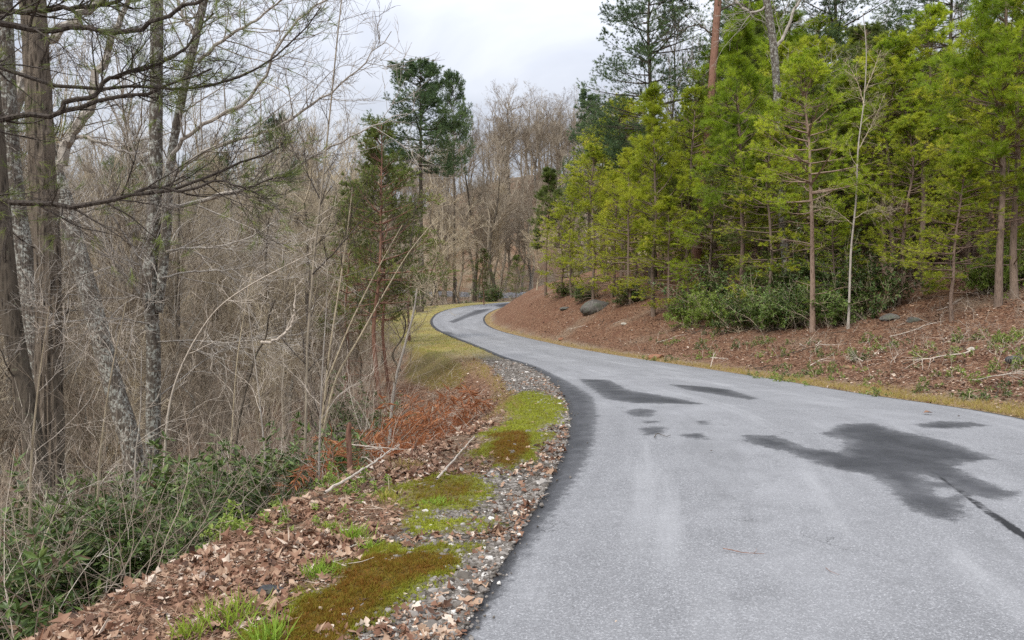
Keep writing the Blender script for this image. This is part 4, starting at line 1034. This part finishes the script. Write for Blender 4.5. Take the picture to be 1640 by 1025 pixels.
for i, (px, b_, s, m_, lab) in enumerate(RB):
    d = base_at(px, -b_); shrub(SF[i % 2], px, d, s * .8 * min(1.2, max(.55, d / 22.)), lab, 'evergreen bushes on the right bank', m_)
low = shrub_mesh('low_weed', 330, 10, .32, .9, .05, .022, 5, 3, M_LIME)
for i in range(90):
    px = rsS.uniform(1040, 1680); py = rsS.uniform(540, 640) if px > 1200 else rsS.uniform(530, 580)
    d = base_at(px, py)
    if d > 60: continue
    shrub(low, px, d, rsS.uniform(.5, 1.1), 'small light green weed sprouting through the leaves of the right bank', 'weeds on the right bank', name='weed', cat='weed', mat=[M_LIME, M_RHO, M_OLV][rsS.integers(3)])
for i in range(26):
    px = rsS.uniform(330, 620); d = rsS.uniform(5.0, 8.6)
    x = X(px, d); _, g = land(np.array([x]), np.array([d]), True)
    if not g['left'][0] or abs(g['ss'][0] - .25) > .35: continue
    shrub(low, px, d, rsS.uniform(.5, .9), 'bright spring sprout on the lip of the left verge', 'sprouts along the left verge lip', name='weed', cat='weed')

# ------------------------------------------------------------------ loose cover: leaves, stones, moss, grass, brush
rsG = np.random.default_rng(77)
def cand(n, d0, d1, p0, p1):
    y = np.exp(rsG.uniform(math.log(d0), math.log(d1), n)); px = rsG.uniform(p0, p1, n)
    return ray(px, 450)[0] * y, y
def cover(n, d0, d1, p0, p1, fw):
    x, y = cand(n, d0, d1, p0, p1); h, g, z = zones(x, y)
    k = rsG.random(n) < fw(x, y, g, z)
    return x[k], y[k], h[k], {a: b[k] for a, b in {**g, **z}.items()}
def oak_leaves(b, B, D, Nn, L, tint):
    """lobed dry leaves, each curled in its own way"""
    m = len(B); S = np.cross(D, Nn); u = np.array([0, .2, .38, .58, .78, 1.]); w0 = np.array([0, .25, .12, .38, .2, 0])
    Wd = w0[None] * rsG.uniform(.55, 1.15, (m, 1)) * rsG.uniform(.6, 1.4, (m, 6)); Wr = Wd * rsG.uniform(.6, 1.3, (m, 6))
    cu = rsG.normal(0, .55, (m, 1)); cv = rsG.normal(.6, 1.1, (m, 1)); tw = rsG.normal(0, .5, (m, 1))
    def pt(uu, vv):
        zz = cu * (uu - .5) ** 2 + cv * vv ** 2 + tw * (uu - .4) * vv
        return B[:, None] + (D[:, None] * uu[..., None] + S[:, None] * vv[..., None] + Nn[:, None] * zz[..., None]) * L[:, None, None]
    U = np.repeat(u[None], m, 0); V = np.concatenate([pt(U, 0 * U), pt(U, Wd), pt(U, -Wr)], 1)
    f = []
    for k in range(5):
        f += [(k, k + 1, 7 + k), (k, 7 + k, 6 + k), (k, 13 + k, k + 1), (k, 12 + k, 13 + k)]
    b.add(V.reshape(-1, 3), (np.arange(m)[:, None, None] * 18 + np.array(f)).reshape(-1, 3), np.repeat(tint, 18))
def fallen():
    b = Buf()
    for n, a in ((150000, (3.0, 9, -120, 900)), (60000, (9, 26, 200, 950)), (270000, (7, 60, 850, 1760))):
        x, y, h, q = cover(n, *a, lambda x, y, g, z: np.where(g['ins'], 0, np.where(g['left'],
            np.clip(.015 + sst(g['s'], .7, 1.35) * .5 * (1 - z['gravel']) + .4 * z['rust'], 0, 1) * (1 - .90 * sst(z['moss'], .05, .6)) * (1 - .6 * z['grass']) * (1 - sst(g['ss'], 3, 6)), .05 + .6 * sst(g['s'], .35, 1.0)))
            * (.12 + .88 * sst(fbm(x, y, .5, 4, 81), -.25, .25)))
        m = len(x); az = rsG.uniform(0, 6.283, m); e = rsG.normal(.05, .28, m)
        D = np.stack([np.cos(az) * np.cos(e), np.sin(az) * np.cos(e), np.sin(e)], -1)
        N_ = unit(rsG.normal(0, .45, (m, 3)) + [0, 0, 1.]); N_ = unit(N_ - D * (D * N_).sum(-1, keepdims=True))
        L = np.minimum(np.exp(rsG.normal(math.log(.036), .40, m)), .07) * (1 + y / 45)
        dl = np.where(q['rust'] > .4, rsG.normal(.48, .26, m), rsG.normal(.58, .22, m))
        B_ = np.stack([x, y, h + rsG.uniform(.003, .022, m)], -1); tn = np.clip(dl, 0, 1)
        if a[1] == 9: oak_leaves(b, B_, D, N_, L * 1.15, tn)
        else: leaves(b, B_, D, N_, L, L * rsG.uniform(.22, .8, m), tn, .3, .12)
    o = b.build('fallen_leaves', M_LIT); tag(o, 'curled brown and rust fallen leaves strewn over verge and banks', None, None, 'stuff')
fallen()
def straw():
    x, y, h, q = cover(120000, 3.0, 30, -100, 1740, lambda x, y, g, z: np.where(g['ins'], 0, sst(g['s'], .5, 1.2) * (1 - .9 * z['moss']) * (1 - z['gravel']) * (1 - sst(g['ss'] * g['left'], 3, 6)) * .8)); m = len(x)
    az = rsG.uniform(0, 6.283, m); D = unit(np.stack([np.cos(az), np.sin(az), rsG.normal(.05, .15, m)], -1)); b = Buf()
    needles(b, rsG, np.stack([x, y, h + .012], -1), D, 3, .10, .0035, np.clip(rsG.normal(.62, .2, m), 0, 1), (.02, .25), .02)
    o = b.build('pine_straw', M_LIT); tag(o, 'dropped tan pine needles and leaf crumbs over the banks', None, None, 'stuff')
straw()
def stones():
    t = (1 + 5 ** .5) / 2
    iv = unit(np.array([(-1, t, 0), (1, t, 0), (-1, -t, 0), (1, -t, 0), (0, -1, t), (0, 1, t), (0, -1, -t), (0, 1, -t), (t, 0, -1), (t, 0, 1), (-t, 0, -1), (-t, 0, 1)], float))
    fc = np.array([(0, 11, 5), (0, 5, 1), (0, 1, 7), (0, 7, 10), (0, 10, 11), (1, 5, 9), (5, 11, 4), (11, 10, 2), (10, 7, 6), (7, 1, 8), (3, 9, 4), (3, 4, 2), (3, 2, 6), (3, 6, 8), (3, 8, 9), (4, 9, 5), (2, 4, 11), (6, 2, 10), (8, 6, 7), (9, 8, 1)])
    x, y, h, q = cover(330000, 3.0, 26, 350, 1000, lambda x, y, g, z: z['gravel'] * .8 * (.12 + .88 * sst(fbm(x, y, .3, 2, 91), -.4, .2)) + g['left'] * (g['s'] < 1.1) * .02)
    k_ = rsG.random(len(x)) < .10; x = x + k_ * rsG.normal(.02, .05, len(x)); h2, g2 = land(x, y, True); h = np.where(g2['ins'], zr(y) + .008, h2)
    m = len(x); s = np.exp(rsG.normal(math.log(.0068), .42, m)) * (1 + y / 18)
    sc = s[:, None] * rsG.uniform(.6, 1.35, (m, 3)) * [1, 1, .65]
    V = iv[None] * (1 + rsG.normal(0, .16, (m, 12, 1))) * sc[:, None]
    a = rsG.uniform(0, 6.283, m); c_, s_ = np.cos(a)[:, None], np.sin(a)[:, None]
    V = np.stack([V[..., 0] * c_ - V[..., 1] * s_, V[..., 0] * s_ + V[..., 1] * c_, V[..., 2]], -1) + np.stack([x, y, h + s * .25], -1)[:, None]
    b = Buf(); b.add(V.reshape(-1, 3), (np.arange(m)[:, None, None] * 12 + fc).reshape(-1, 3), np.repeat(np.clip(rsG.normal(.5, .24, m), 0, 1), 12))
    o = b.build('gravel', M_GRAV); tag(o, 'loose pale gravel stones along the left road edge', None, None, 'stuff')
    return iv, fc
IV, FC = stones()
def blades(name, label, mat, n, a, fw, hgt, wd, k, tint, lean=.5):
    x, y, h, q = cover(n, *a, fw); m = len(x)
    T = unit(rsG.normal(0, .15, (m, 3)) + [0, 0, 1.]); b = Buf()
    h = h + (q['moss'] * (.018 + .012 * fbm(x, y, .12, 2, 71)) - .004 if name == 'moss' else 0)
    needles(b, rsG, np.stack([x, y, h], -1), T, k, 1.0, wd, tint(m, q), (.05, lean), 0.0)
    V = b.v[0].reshape(-1, 3, 3); base = V[:, :2].mean(1, keepdims=True); hh = np.repeat(hgt(m, y, q), k)[:, None, None]
    V2 = base + (V - base) * np.concatenate([np.full((1, 2, 1), 1.), np.full((1, 1, 1), 1.)], 1); V2[:, 2:] = base + (V[:, 2:] - base) * hh
    b.v[0] = V2.reshape(-1, 3)
    o = b.build(name, mat); tag(o, label, None, None, 'stuff')
blades('moss', 'cushions of olive and orange brown moss on the left verge', M_MOSS, 210000, (3.0, 24, 350, 1000), lambda x, y, g, z: z['moss'] ** 1.2 * (.25 + .75 * sst(fbm(x, y, .06, 2, 95), -.3, .3)),
       lambda m, y, q: rsG.uniform(.010, .028, m) * (1 + y / 20), .0055, 6, lambda m, q: np.clip(q['hue'] * .85 + rsG.normal(.08, .13, m), 0, 1), 1.2)
blades('verge_grass', 'short straw and green grass along both road edges', M_GRASS, 260000, (5.5, 95, 560, 1760), lambda x, y, g, z: .6 * z['straw'] + .55 * z['grass'],
       lambda m, y, q: rsG.uniform(.025, .08, m) * (1 + y / 40), .006, 6, lambda m, q: np.where(q['grass'] > .3, rsG.normal(.45, .22, m), rsG.normal(.10, .13, m)), .9)
def clump(px, py, r, hgt, label, n=90, tint=.85, d=None):
    x, y = on_road(px, py); z = gz(x, y); rs = np.random.default_rng(int(px)); b = Buf()
    S = np.column_stack([rs.normal(0, r * .45, (n, 2)), np.zeros(n)]); S[:, 2] = land(S[:, 0] + x, S[:, 1] + y) - z
    D = unit(np.column_stack([S[:, :2] * 3 + rs.normal(0, .35, (n, 2)), np.ones(n)])); P = grow(rs, S, D, hgt * rs.uniform(.5, 1.2, n), 4, .12, -.12)
    W = np.array([.003, .0028, .002, .0004]); sd = unit(np.cross(D, rs.normal(size=D.shape)))[:, None] * W[None, :, None]
    V = np.stack([P - sd, P + sd], 2).reshape(n, 8, 3); q = np.array([[0, 1, 3, 2], [2, 3, 5, 4], [4, 5, 7, 6]])
    b.add(V.reshape(-1, 3), (np.arange(n)[:, None, None] * 8 + q).reshape(-1, 4), np.repeat(np.clip(rs.normal(tint, .1, n), 0, 1), 8))
    o = b.build('grass_tuft', M_GRASS); o.location = (x, y, z); tag(o, label, 'grass tuft')
clump(565, 853, .10, .10, 'round bright green grass tuft above the large moss cushion', 200)
clump(512, 914, .10, .09, 'small green grass tuft at the left rim of the large moss cushion', 130)
clump(372, 982, .17, .13, 'wide loose grass tuft in the fallen leaves near the bottom', 170, .7)
clump(590, 868, .08, .07, 'thin grass tuft between the round tuft and the moss', 70)
clump(430, 1018, .10, .12, 'bright grass tuft at the bottom beside the moss', 120, .9)
clump(300, 1008, .09, .11, 'sparse grass tuft nearest the bottom left laurels', 70, .65)
clump(700, 800, .14, .05, 'flat bright green patch of grass beside the middle moss', 260, .9)
clump(530, 838, .07, .08, 'dark little tuft of leaves left of the round grass tuft', 90, .6)
clump(650, 742, .14, .10, 'pale straw tuft at the lip of the verge', 120, .1)
clump(620, 790, .12, .08, 'yellowish tuft left of the middle moss', 110, .4)

def brush():
    b = Buf()
    def stems(n, a, fw, L0, r, wob, tint, up=.04, sub=4, lean=.5):
        x, y, h, q = cover(n, *a, fw); m = len(x)
        if m == 0: return
        S = np.stack([x, y, h - .03], -1); D = unit(rsG.normal(0, lean, (m, 3)) + [0, 0, 1.]); L = L0 * rsG.uniform(.4, 1.3, m)
        P = grow(rsG, S, D, L, 9, wob, up); R = taper(np.full(m, r), r * .3, 9) * (1 + y[:, None] / 40)
        tt = np.clip(rsG.normal(tint, .25, m), 0, 1)
        V, Q = tubes(P, R, 3); b.add(V, Q, np.repeat(tt, 27))
        s_, d_, r_, t_, i_ = spawn(rsG, P, R, sub, .15, 1, .4, 1.1); L1 = L[i_] * rsG.uniform(.15, .45, len(s_))
        P1 = grow(rsG, s_, d_, L1, 5, .16, up); V, Q = tubes(P1, taper(r_ * .6, r * .25, 5), 3); b.add(V, Q, np.repeat(tt[i_], 15))
        s_, d_, r_, t_, j_ = spawn(rsG, P1, np.ones(P1.shape[:2]) * r * .4, 2, .15, 1, .4, 1.1)
        P2 = grow(rsG, s_, d_, L1[j_] * .5, 4, .16, up); V, Q = tubes(P2, taper(np.full(len(s_), r * .4), r * .2, 4), 3); b.add(V, Q, np.repeat(tt[i_][j_], 12))
    lft = lambda lo, hi, w: (lambda x, y, g, z: g['left'] * sst(g['ss'], lo, lo + .4) * (1 - sst(g['ss'], hi, hi + 3)) * w)
    stems(1700, (4.2, 14, -150, 640), lft(.5, 12, .45), 1.4, .0035, .13, .6, -.01)
    stems(2000, (11, 40, -100, 620), lft(2.2, 30, .6), 2.3, .0045, .12, .55, .02)
    stems(1300, (8, 26, 480, 760), lft(.3, 6, .6), .55, .003, .15, .8, -.10, 4, 1.6)
    stems(1500, (30, 120, 560, 860), lambda x, y, g, z: g['left'] * sst(g['ss'], .3, 1.5) * .8, 2.6, .006, .12, .6, .03)
    stems(5200, (8, 60, 880, 1750), lambda x, y, g, z: g['right'] * sst(g['s'], .8, 3) * .45, .6, .0032, .14, .7, .0, 4, .8)
    m = M('brush_twigs'); c = m.ramp(m.attr('tint'), [(0, (.085, .065, .05)), (.4, (.21, .165, .125)), (.75, (.35, .29, .22)), (1, (.52, .46, .38))]); m.fin(c, .85, .2)
    o = b.build('undergrowth', m.m); tag(o, 'tangled leafless brush of thin tan and grey stems', None, None, 'stuff')
brush()
def frond_mesh(seed, n=9, L=.55):
    rs = np.random.default_rng(seed); b = Buf(); S = rs.normal(0, .05, (n, 3)); D = np.column_stack([rs.normal(0, .8, (n, 2)), np.ones(n)])
    P = grow(rs, S, D, L * rs.uniform(.6, 1.2, n), 12, .08, -.14); b.add(*tubes(P, taper(.003, .001, 12).repeat(n, 0), 3), .3)
    s_, d_, r_, t_, i_ = spawn(rs, P, np.ones(P.shape[:2]), 46, .12, 1, 1.0, 1.4, .7)
    d_[:, 2] -= .5; d_ = unit(d_); Nn = unit(rs.normal(size=d_.shape)); Nn = unit(Nn - d_ * (Nn * d_).sum(-1, keepdims=True))
    leaves(b, s_, d_, Nn, L * .2 * np.sin(np.clip(t_, .05, .97) * 3.1) + .02, np.full(len(s_), .012), np.clip(rs.normal(.5, .2, len(s_)), 0, 1), .3, .3)
    return b.mesh('frond', [M_RUST, M_RUST])
FR = [frond_mesh(i) for i in range(3)]
for i, (px, py, d, s, lab) in enumerate([(505, 690, 8.3, 1.3, 'orange brown withered frond clump left of the rusty post'), (545, 690, 7.6, 1.2, 'orange brown withered fronds hanging at the rusty post'), (580, 715, 8.0, 1.0, 'small withered orange fronds right of the rusty post'),
                               (662, 700, 9.0, 1.3, 'bright rust frond clump beside the leaning dead stick'), (690, 685, 9.6, .9, 'rust frond clump nearest the verge'), (640, 640, 11.5, 1.4, 'withered rust brush clump below the grey sapling'),
                               (700, 620, 13, 1.5, 'withered rust brush clump just below the mossy verge'), (600, 665, 10.5, 1.2, 'withered rust clump behind the dead stick'), (745, 640, 11.5, 1.2, 'low rust clump near the gravel bend'),
                               (660, 600, 15, 1.5, 'rust clump at the foot of the reddish trunked pines'), (720, 665, 10.3, 1.0, 'low rust clump between the sticks and the verge moss')]):
    x = X(px, d); z = max(gz(x, d), ZT(py, d) - .25)
    s *= 1.5
    thing('withered_fern', (x, d, gz(x, d)), i * 1.3, (s, s, s * 1.1), [('fronds', FR[i % 3])], lab, 'fern')

# ------------------------------------------------------------------ single small things
def rock(px, py, r, label, seed, mat, d=None, sq=.6, name='rock', sink=.25):
    if d is None: d = on_road(px, py)[1] if px < 900 else base_at(px, py)
    x = X(px, d); z = gz(x, d); rs = np.random.default_rng(seed)
    import bmesh
    bm = bmesh.new(); bmesh.ops.create_icosphere(bm, subdivisions=4, radius=1)
    ax = unit(rs.normal(size=(9, 3))); cut = rs.uniform(.5, .9, 9)
    for v in bm.verts:
        p = np.array(v.co)
        for a_, c_ in zip(ax, cut):
            o_ = p @ a_ - c_
            if o_ > 0: p = p - a_ * o_ * .9
        p = p * (1 + .13 * float(fbm(np.array([p[0] + p[2] * .7]), np.array([p[1] - p[2]]), .7, 4, seed)[0]))
        v.co = (p[0] * r * 1.25, p[1] * r, p[2] * r * sq)
    me = bpy.data.meshes.new(name); bm.to_mesh(me); bm.free(); me.materials.append(mat)
    o = link(bpy.data.objects.new(name, me)); o.location = (x, d, z + r * sq * (.5 - sink)); o.rotation_euler = (0, 0, rs.uniform(0, 6.28)); tag(o, label, 'rock'); return o
def stone_mat(name, a, b, c):
    m = M(name); v = m.coord(); f = m.noise(v, 9, 6, .7); col = m.mix(m.step(m.noise(v, 3, 4), .5, .62), m.ramp(f, [(.3, a), (.7, b)]), c); m.bump(f, .8, .03); return m.fin(col, .9, .2)
S_DK = stone_mat('dark_stone', (.025, .026, .028), (.085, .085, .085), (.06, .065, .05)); S_GR = stone_mat('grey_stone', (.05, .045, .04), (.17, .155, .135), (.10, .105, .08)); S_PL = stone_mat('pale_stone', (.30, .27, .22), (.55, .50, .42), (.42, .40, .33)); S_RD = stone_mat('red_stone', (.16, .07, .04), (.34, .17, .10), (.2, .14, .08))
rock(421, 938, .068, 'dark grey rock half sunk in the fallen leaves of the left verge', 1, S_DK)
rock(958, 497, .85, 'big grey brown boulder bedded in the right bank left of the twin trunks', 2, S_GR, sq=.7, sink=.45)
rock(905, 496, .35, 'smaller grey rock downhill of the big boulder', 3, S_GR, sq=.5, sink=.5)
rock(1052, 575, .24, 'reddish rock near the road edge under the twin trunked pine', 4, S_RD)
rock(1425, 512, .26, 'grey rock in the leaves right of the laurel thicket', 5, S_GR)
rock(1465, 515, .16, 'small grey rock beside the grey one right of the thicket', 6, S_GR)
rock(1632, 578, .13, 'dark flat rock at the right edge of the bank', 7, S_DK)
rock(1000, 520, .15, 'pale rock below the laurel right of the boulder', 9, S_PL)
rock(900, 545, .18, 'tan rock low on the bank close to the road', 10, S_RD)
rock(1560, 560, .09, 'little pale stone under the short bushy pine', 13, S_PL)
rock(1365, 590, .12, 'low reddish stone in the leaves below the pale reddish trunk', 14, S_RD); rock(455, 892, .035, 'pale fist sized stone in the leaf litter', 15, S_PL)

def stick(pts, d, r, label, mat=None, lift=.02, forks=(), on=None, cat='stick', name='stick', seed=1):
    """pts: pixel points lying on the ground (on=True) or standing at depth d"""
    rs = np.random.default_rng(seed)
    if on:
        L = []
        for px, py in pts:
            x, y = on_road(px, py); _, g = land(np.array([x]), np.array([y]), True)
            z = zr(y) + .036 if g['ins'][0] else gz(x, y)
            L.append((x, y, z + lift))
        L = np.array(L)
    else: L = world_line(pts, d)
    n = 24; P = smooth_line(L, n); o3 = P[0].copy(); P = P - o3; P[1:-1] += rs.normal(0, r * .3, (n - 2, 3))
    b = Buf(); R = r * np.linspace(1, .45, n); b.add(*tubes(P[None], R[None], 7), .5)
    if forks:
        s_, d_, r_, t_, i_ = spawn(rs, P[None], R[None], forks[0], .2, .95, .4, .9, 1.0); d_[:, 2] = np.abs(d_[:, 2]) * .2
        b.add(*tubes(grow(rs, s_, d_, forks[1] * rs.uniform(.4, 1.2, len(s_)), 6, .12, 0), taper(r * .5, r * .2, 6).repeat(len(s_), 0), 5), .5)
    o = b.build(name, mat or B_DEAD); o.location = o3; tag(o, label, cat)
def post():
    line = [(557, 800, 7.2), (557, 740, 7.2), (556, 690, 7.2), (558, 676, 7.2)]; W = world_line(line, 7.2); g = gz(W[0][0], 7.2); W[0][2] = min(g - .15, W[0][2]); o3 = np.array([W[0][0], 7.2, g]); P = smooth_line(W - o3, 30)
    th = np.arange(10); R = .026 * (1 + .12 * fbm(th[None] * 1. + 0 * P[:, 2:], P[:, 2:] * 9 + 0 * th[None], 1., 3, 4)); R[-3:] *= np.array([.95, .8, .4])[:, None]
    b = Buf(); b.add(*tubes(P[None], R[None], 10)); o = b.build('wooden_post', B_RED, smooth=True); o.location = o3; tag(o, 'short rusty brown weathered post standing at the foot of the left verge', 'post')
post()
stick([(520, 800), (580, 765), (640, 722)], None, .012, 'long pale fallen stick lying up the slope beside the rusty post', on=True, lift=.12, forks=(3, .3), seed=2)
stick([(575, 850), (470, 868), (505, 885), (555, 905)][1:], None, .007, 'forked dead twig lying on the leaves left of the large moss cushion', on=True, forks=(4, .2), seed=3)
stick([(530, 885), (560, 870), (590, 858)], None, .006, 'pale stick pointing at the round grass tuft', on=True, seed=4)
stick([(700, 770), (760, 700), (800, 660)][:2], None, .010, 'stick leaning along the rusty brush below the moss', on=True, lift=.06, seed=5)
stick([(640, 770), (618, 735), (605, 712)], 8.0, .012, 'splintered bleached stick leaning among the rust fronds', seed=6, forks=(3, .2))
stick([(560, 712), (600, 716), (640, 720)], 7.9, .008, 'thin dead branch reaching right from the rusty post', seed=7, forks=(3, .25))
stick([(255, 965), (272, 975), (262, 990)], None, .010, 'bleached curl of bark in the leaves at the bottom left', on=True, lift=.01, seed=8)
stick([(1158, 890), (1192, 897), (1224, 899)], None, .0028, 'thin dark red twig lying on the asphalt', B_RED, .006, (2, .08), True, seed=9)
stick([(1048, 707), (1054, 701), (1068, 705), (1074, 703)], None, .005, 'small curved dark twig on the road by the damp spots', B_DARK, .006, (), True, seed=10)
stick([(1322, 922), (1332, 928), (1344, 933)], None, .0016, 'tiny dark twig on the asphalt right of the red one', B_RED, .005, (), True, seed=11)
stick([(1375, 600), (1360, 580), (1368, 560), (1355, 545)], None, .012, 'bleached branch lying on the bank right of the laurel thicket', on=None, seed=12) if False else None
for i, (px, py, dx, dy, lab) in enumerate([(1385, 580, -22, -26, 'bleached forked branch on the bank below the dark laurel'), (1300, 588, 40, -8, 'grey stick on the bank under the pale reddish trunk'), (1140, 590, 8, -30, 'dead stalk standing on the bank edge below the laurels'), (1400, 505, 28, 22, 'pale dead branch beside the grey rock')]):
    d = base_at(px, py); x = X(px, d); z = gz(x, d); P0 = np.array([x, d, z + .03]); P1 = np.array([X(px + dx, d + .3), d + .3, 0]); P1[2] = gz(P1[0], P1[1]) + (.05 if abs(dx) > 10 else .45)
    P = smooth_line(np.array([P0, (P0 + P1) / 2 + [0, 0, .08], P1]), 14) - P0; rs = np.random.default_rng(i); b = Buf(); R = np.linspace(.012, .004, 14)[None]; b.add(*tubes(P[None], R, 6))
    s_, d_, r_, t_, i_ = spawn(rs, P[None], R, 5, .2, 1, .4, 1.0); b.add(*tubes(grow(rs, s_, d_, .3 * rs.uniform(.4, 1.2, 5), 6, .15, .05), taper(.005, .002, 6).repeat(5, 0), 5))
    o = b.build('stick', B_DEAD); o.location = P0; tag(o, lab, 'stick')
def road_leaf(px, py, L, tint, label, rz):
    x, y = on_road(px, py); b = Buf(); D = np.array([[math.cos(rz), math.sin(rz), .15]]); N_ = np.array([[0, .3, 1.]]); N_ = unit(N_ - D * (D * N_).sum())
    leaves(b, np.zeros((1, 3)), unit(D), N_, np.array([L]), np.array([L * .6]), np.array([tint]), -.25, .15); D2 = unit(D + [[.2, .5, .3]]); leaves(b, np.array([[L * .1, 0, .004]]), D2, N_, np.array([L * .6]), np.array([L * .4]), np.array([tint]), -.25, .1)
    o = b.build('fallen_leaf', M_LIT); o.location = (x, y, zr(y) + .045); tag(o, label, 'leaf')
road_leaf(1478, 667, .13, .55, 'curled reddish tan leaf lying on the right side of the road', .1)
road_leaf(1535, 673, .05, .1, 'small dark leaf on the road just right of the curled tan one', 1)
road_leaf(985, 1012, .02, .95, 'tiny pale leaf on the asphalt near the bottom', 1)
road_leaf(1140, 730, .03, .1, 'tiny dark leaf on the asphalt below the damp spots', 2)

BR = []
for i in range(3):
    rs = np.random.default_rng(500 + i); P = grow(rs, np.zeros((1, 3)), np.array([[1., 0, .05]]), np.array([1.3]), 12, .16, 0); P[..., 2] = np.abs(P[..., 2]) * .3; b = Buf(); Rr = taper(.014, .005, 12)
    b.add(*tubes(P, Rr, 6)); s_, d_, r_, t_, i_ = spawn(rs, P, Rr, 8, .15, 1, .4, 1.0, .6); P1 = grow(rs, s_, d_, rs.uniform(.15, .5, 8), 6, .14, .02); b.add(*tubes(P1, taper(.006, .002, 6).repeat(8, 0), 4))
    BR.append(b.mesh('fallen_branch', B_DEAD))
for i in range(30):
    px = rsS.uniform(930, 1650); py = rsS.uniform(np.interp(px, [900, 1200, 1640], [500, 520, 470]), np.interp(px, [900, 1200, 1640], [530, 590, 640])); d = base_at(px, py)
    x = X(px, d); z = gz(x, d); o = link(bpy.data.objects.new('fallen_branch', BR[i % 3])); o.location = (x, d, z + .02); rz = rsS.uniform(0, 6.28); sc_ = rsS.uniform(.5, 1.2)
    e1 = gz(x + .5 * math.cos(rz), d + .5 * math.sin(rz)) - z; o.rotation_euler = (0, -math.atan2(e1, .5), rz); o.scale = (sc_,) * 3
    if i % 2: o.material_slots[0].link = 'OBJECT'; o.material_slots[0].material = B_DARK
    tag(o, 'thin dead branch lying in the leaves of the right bank', 'branch', 'fallen branches on the right bank')
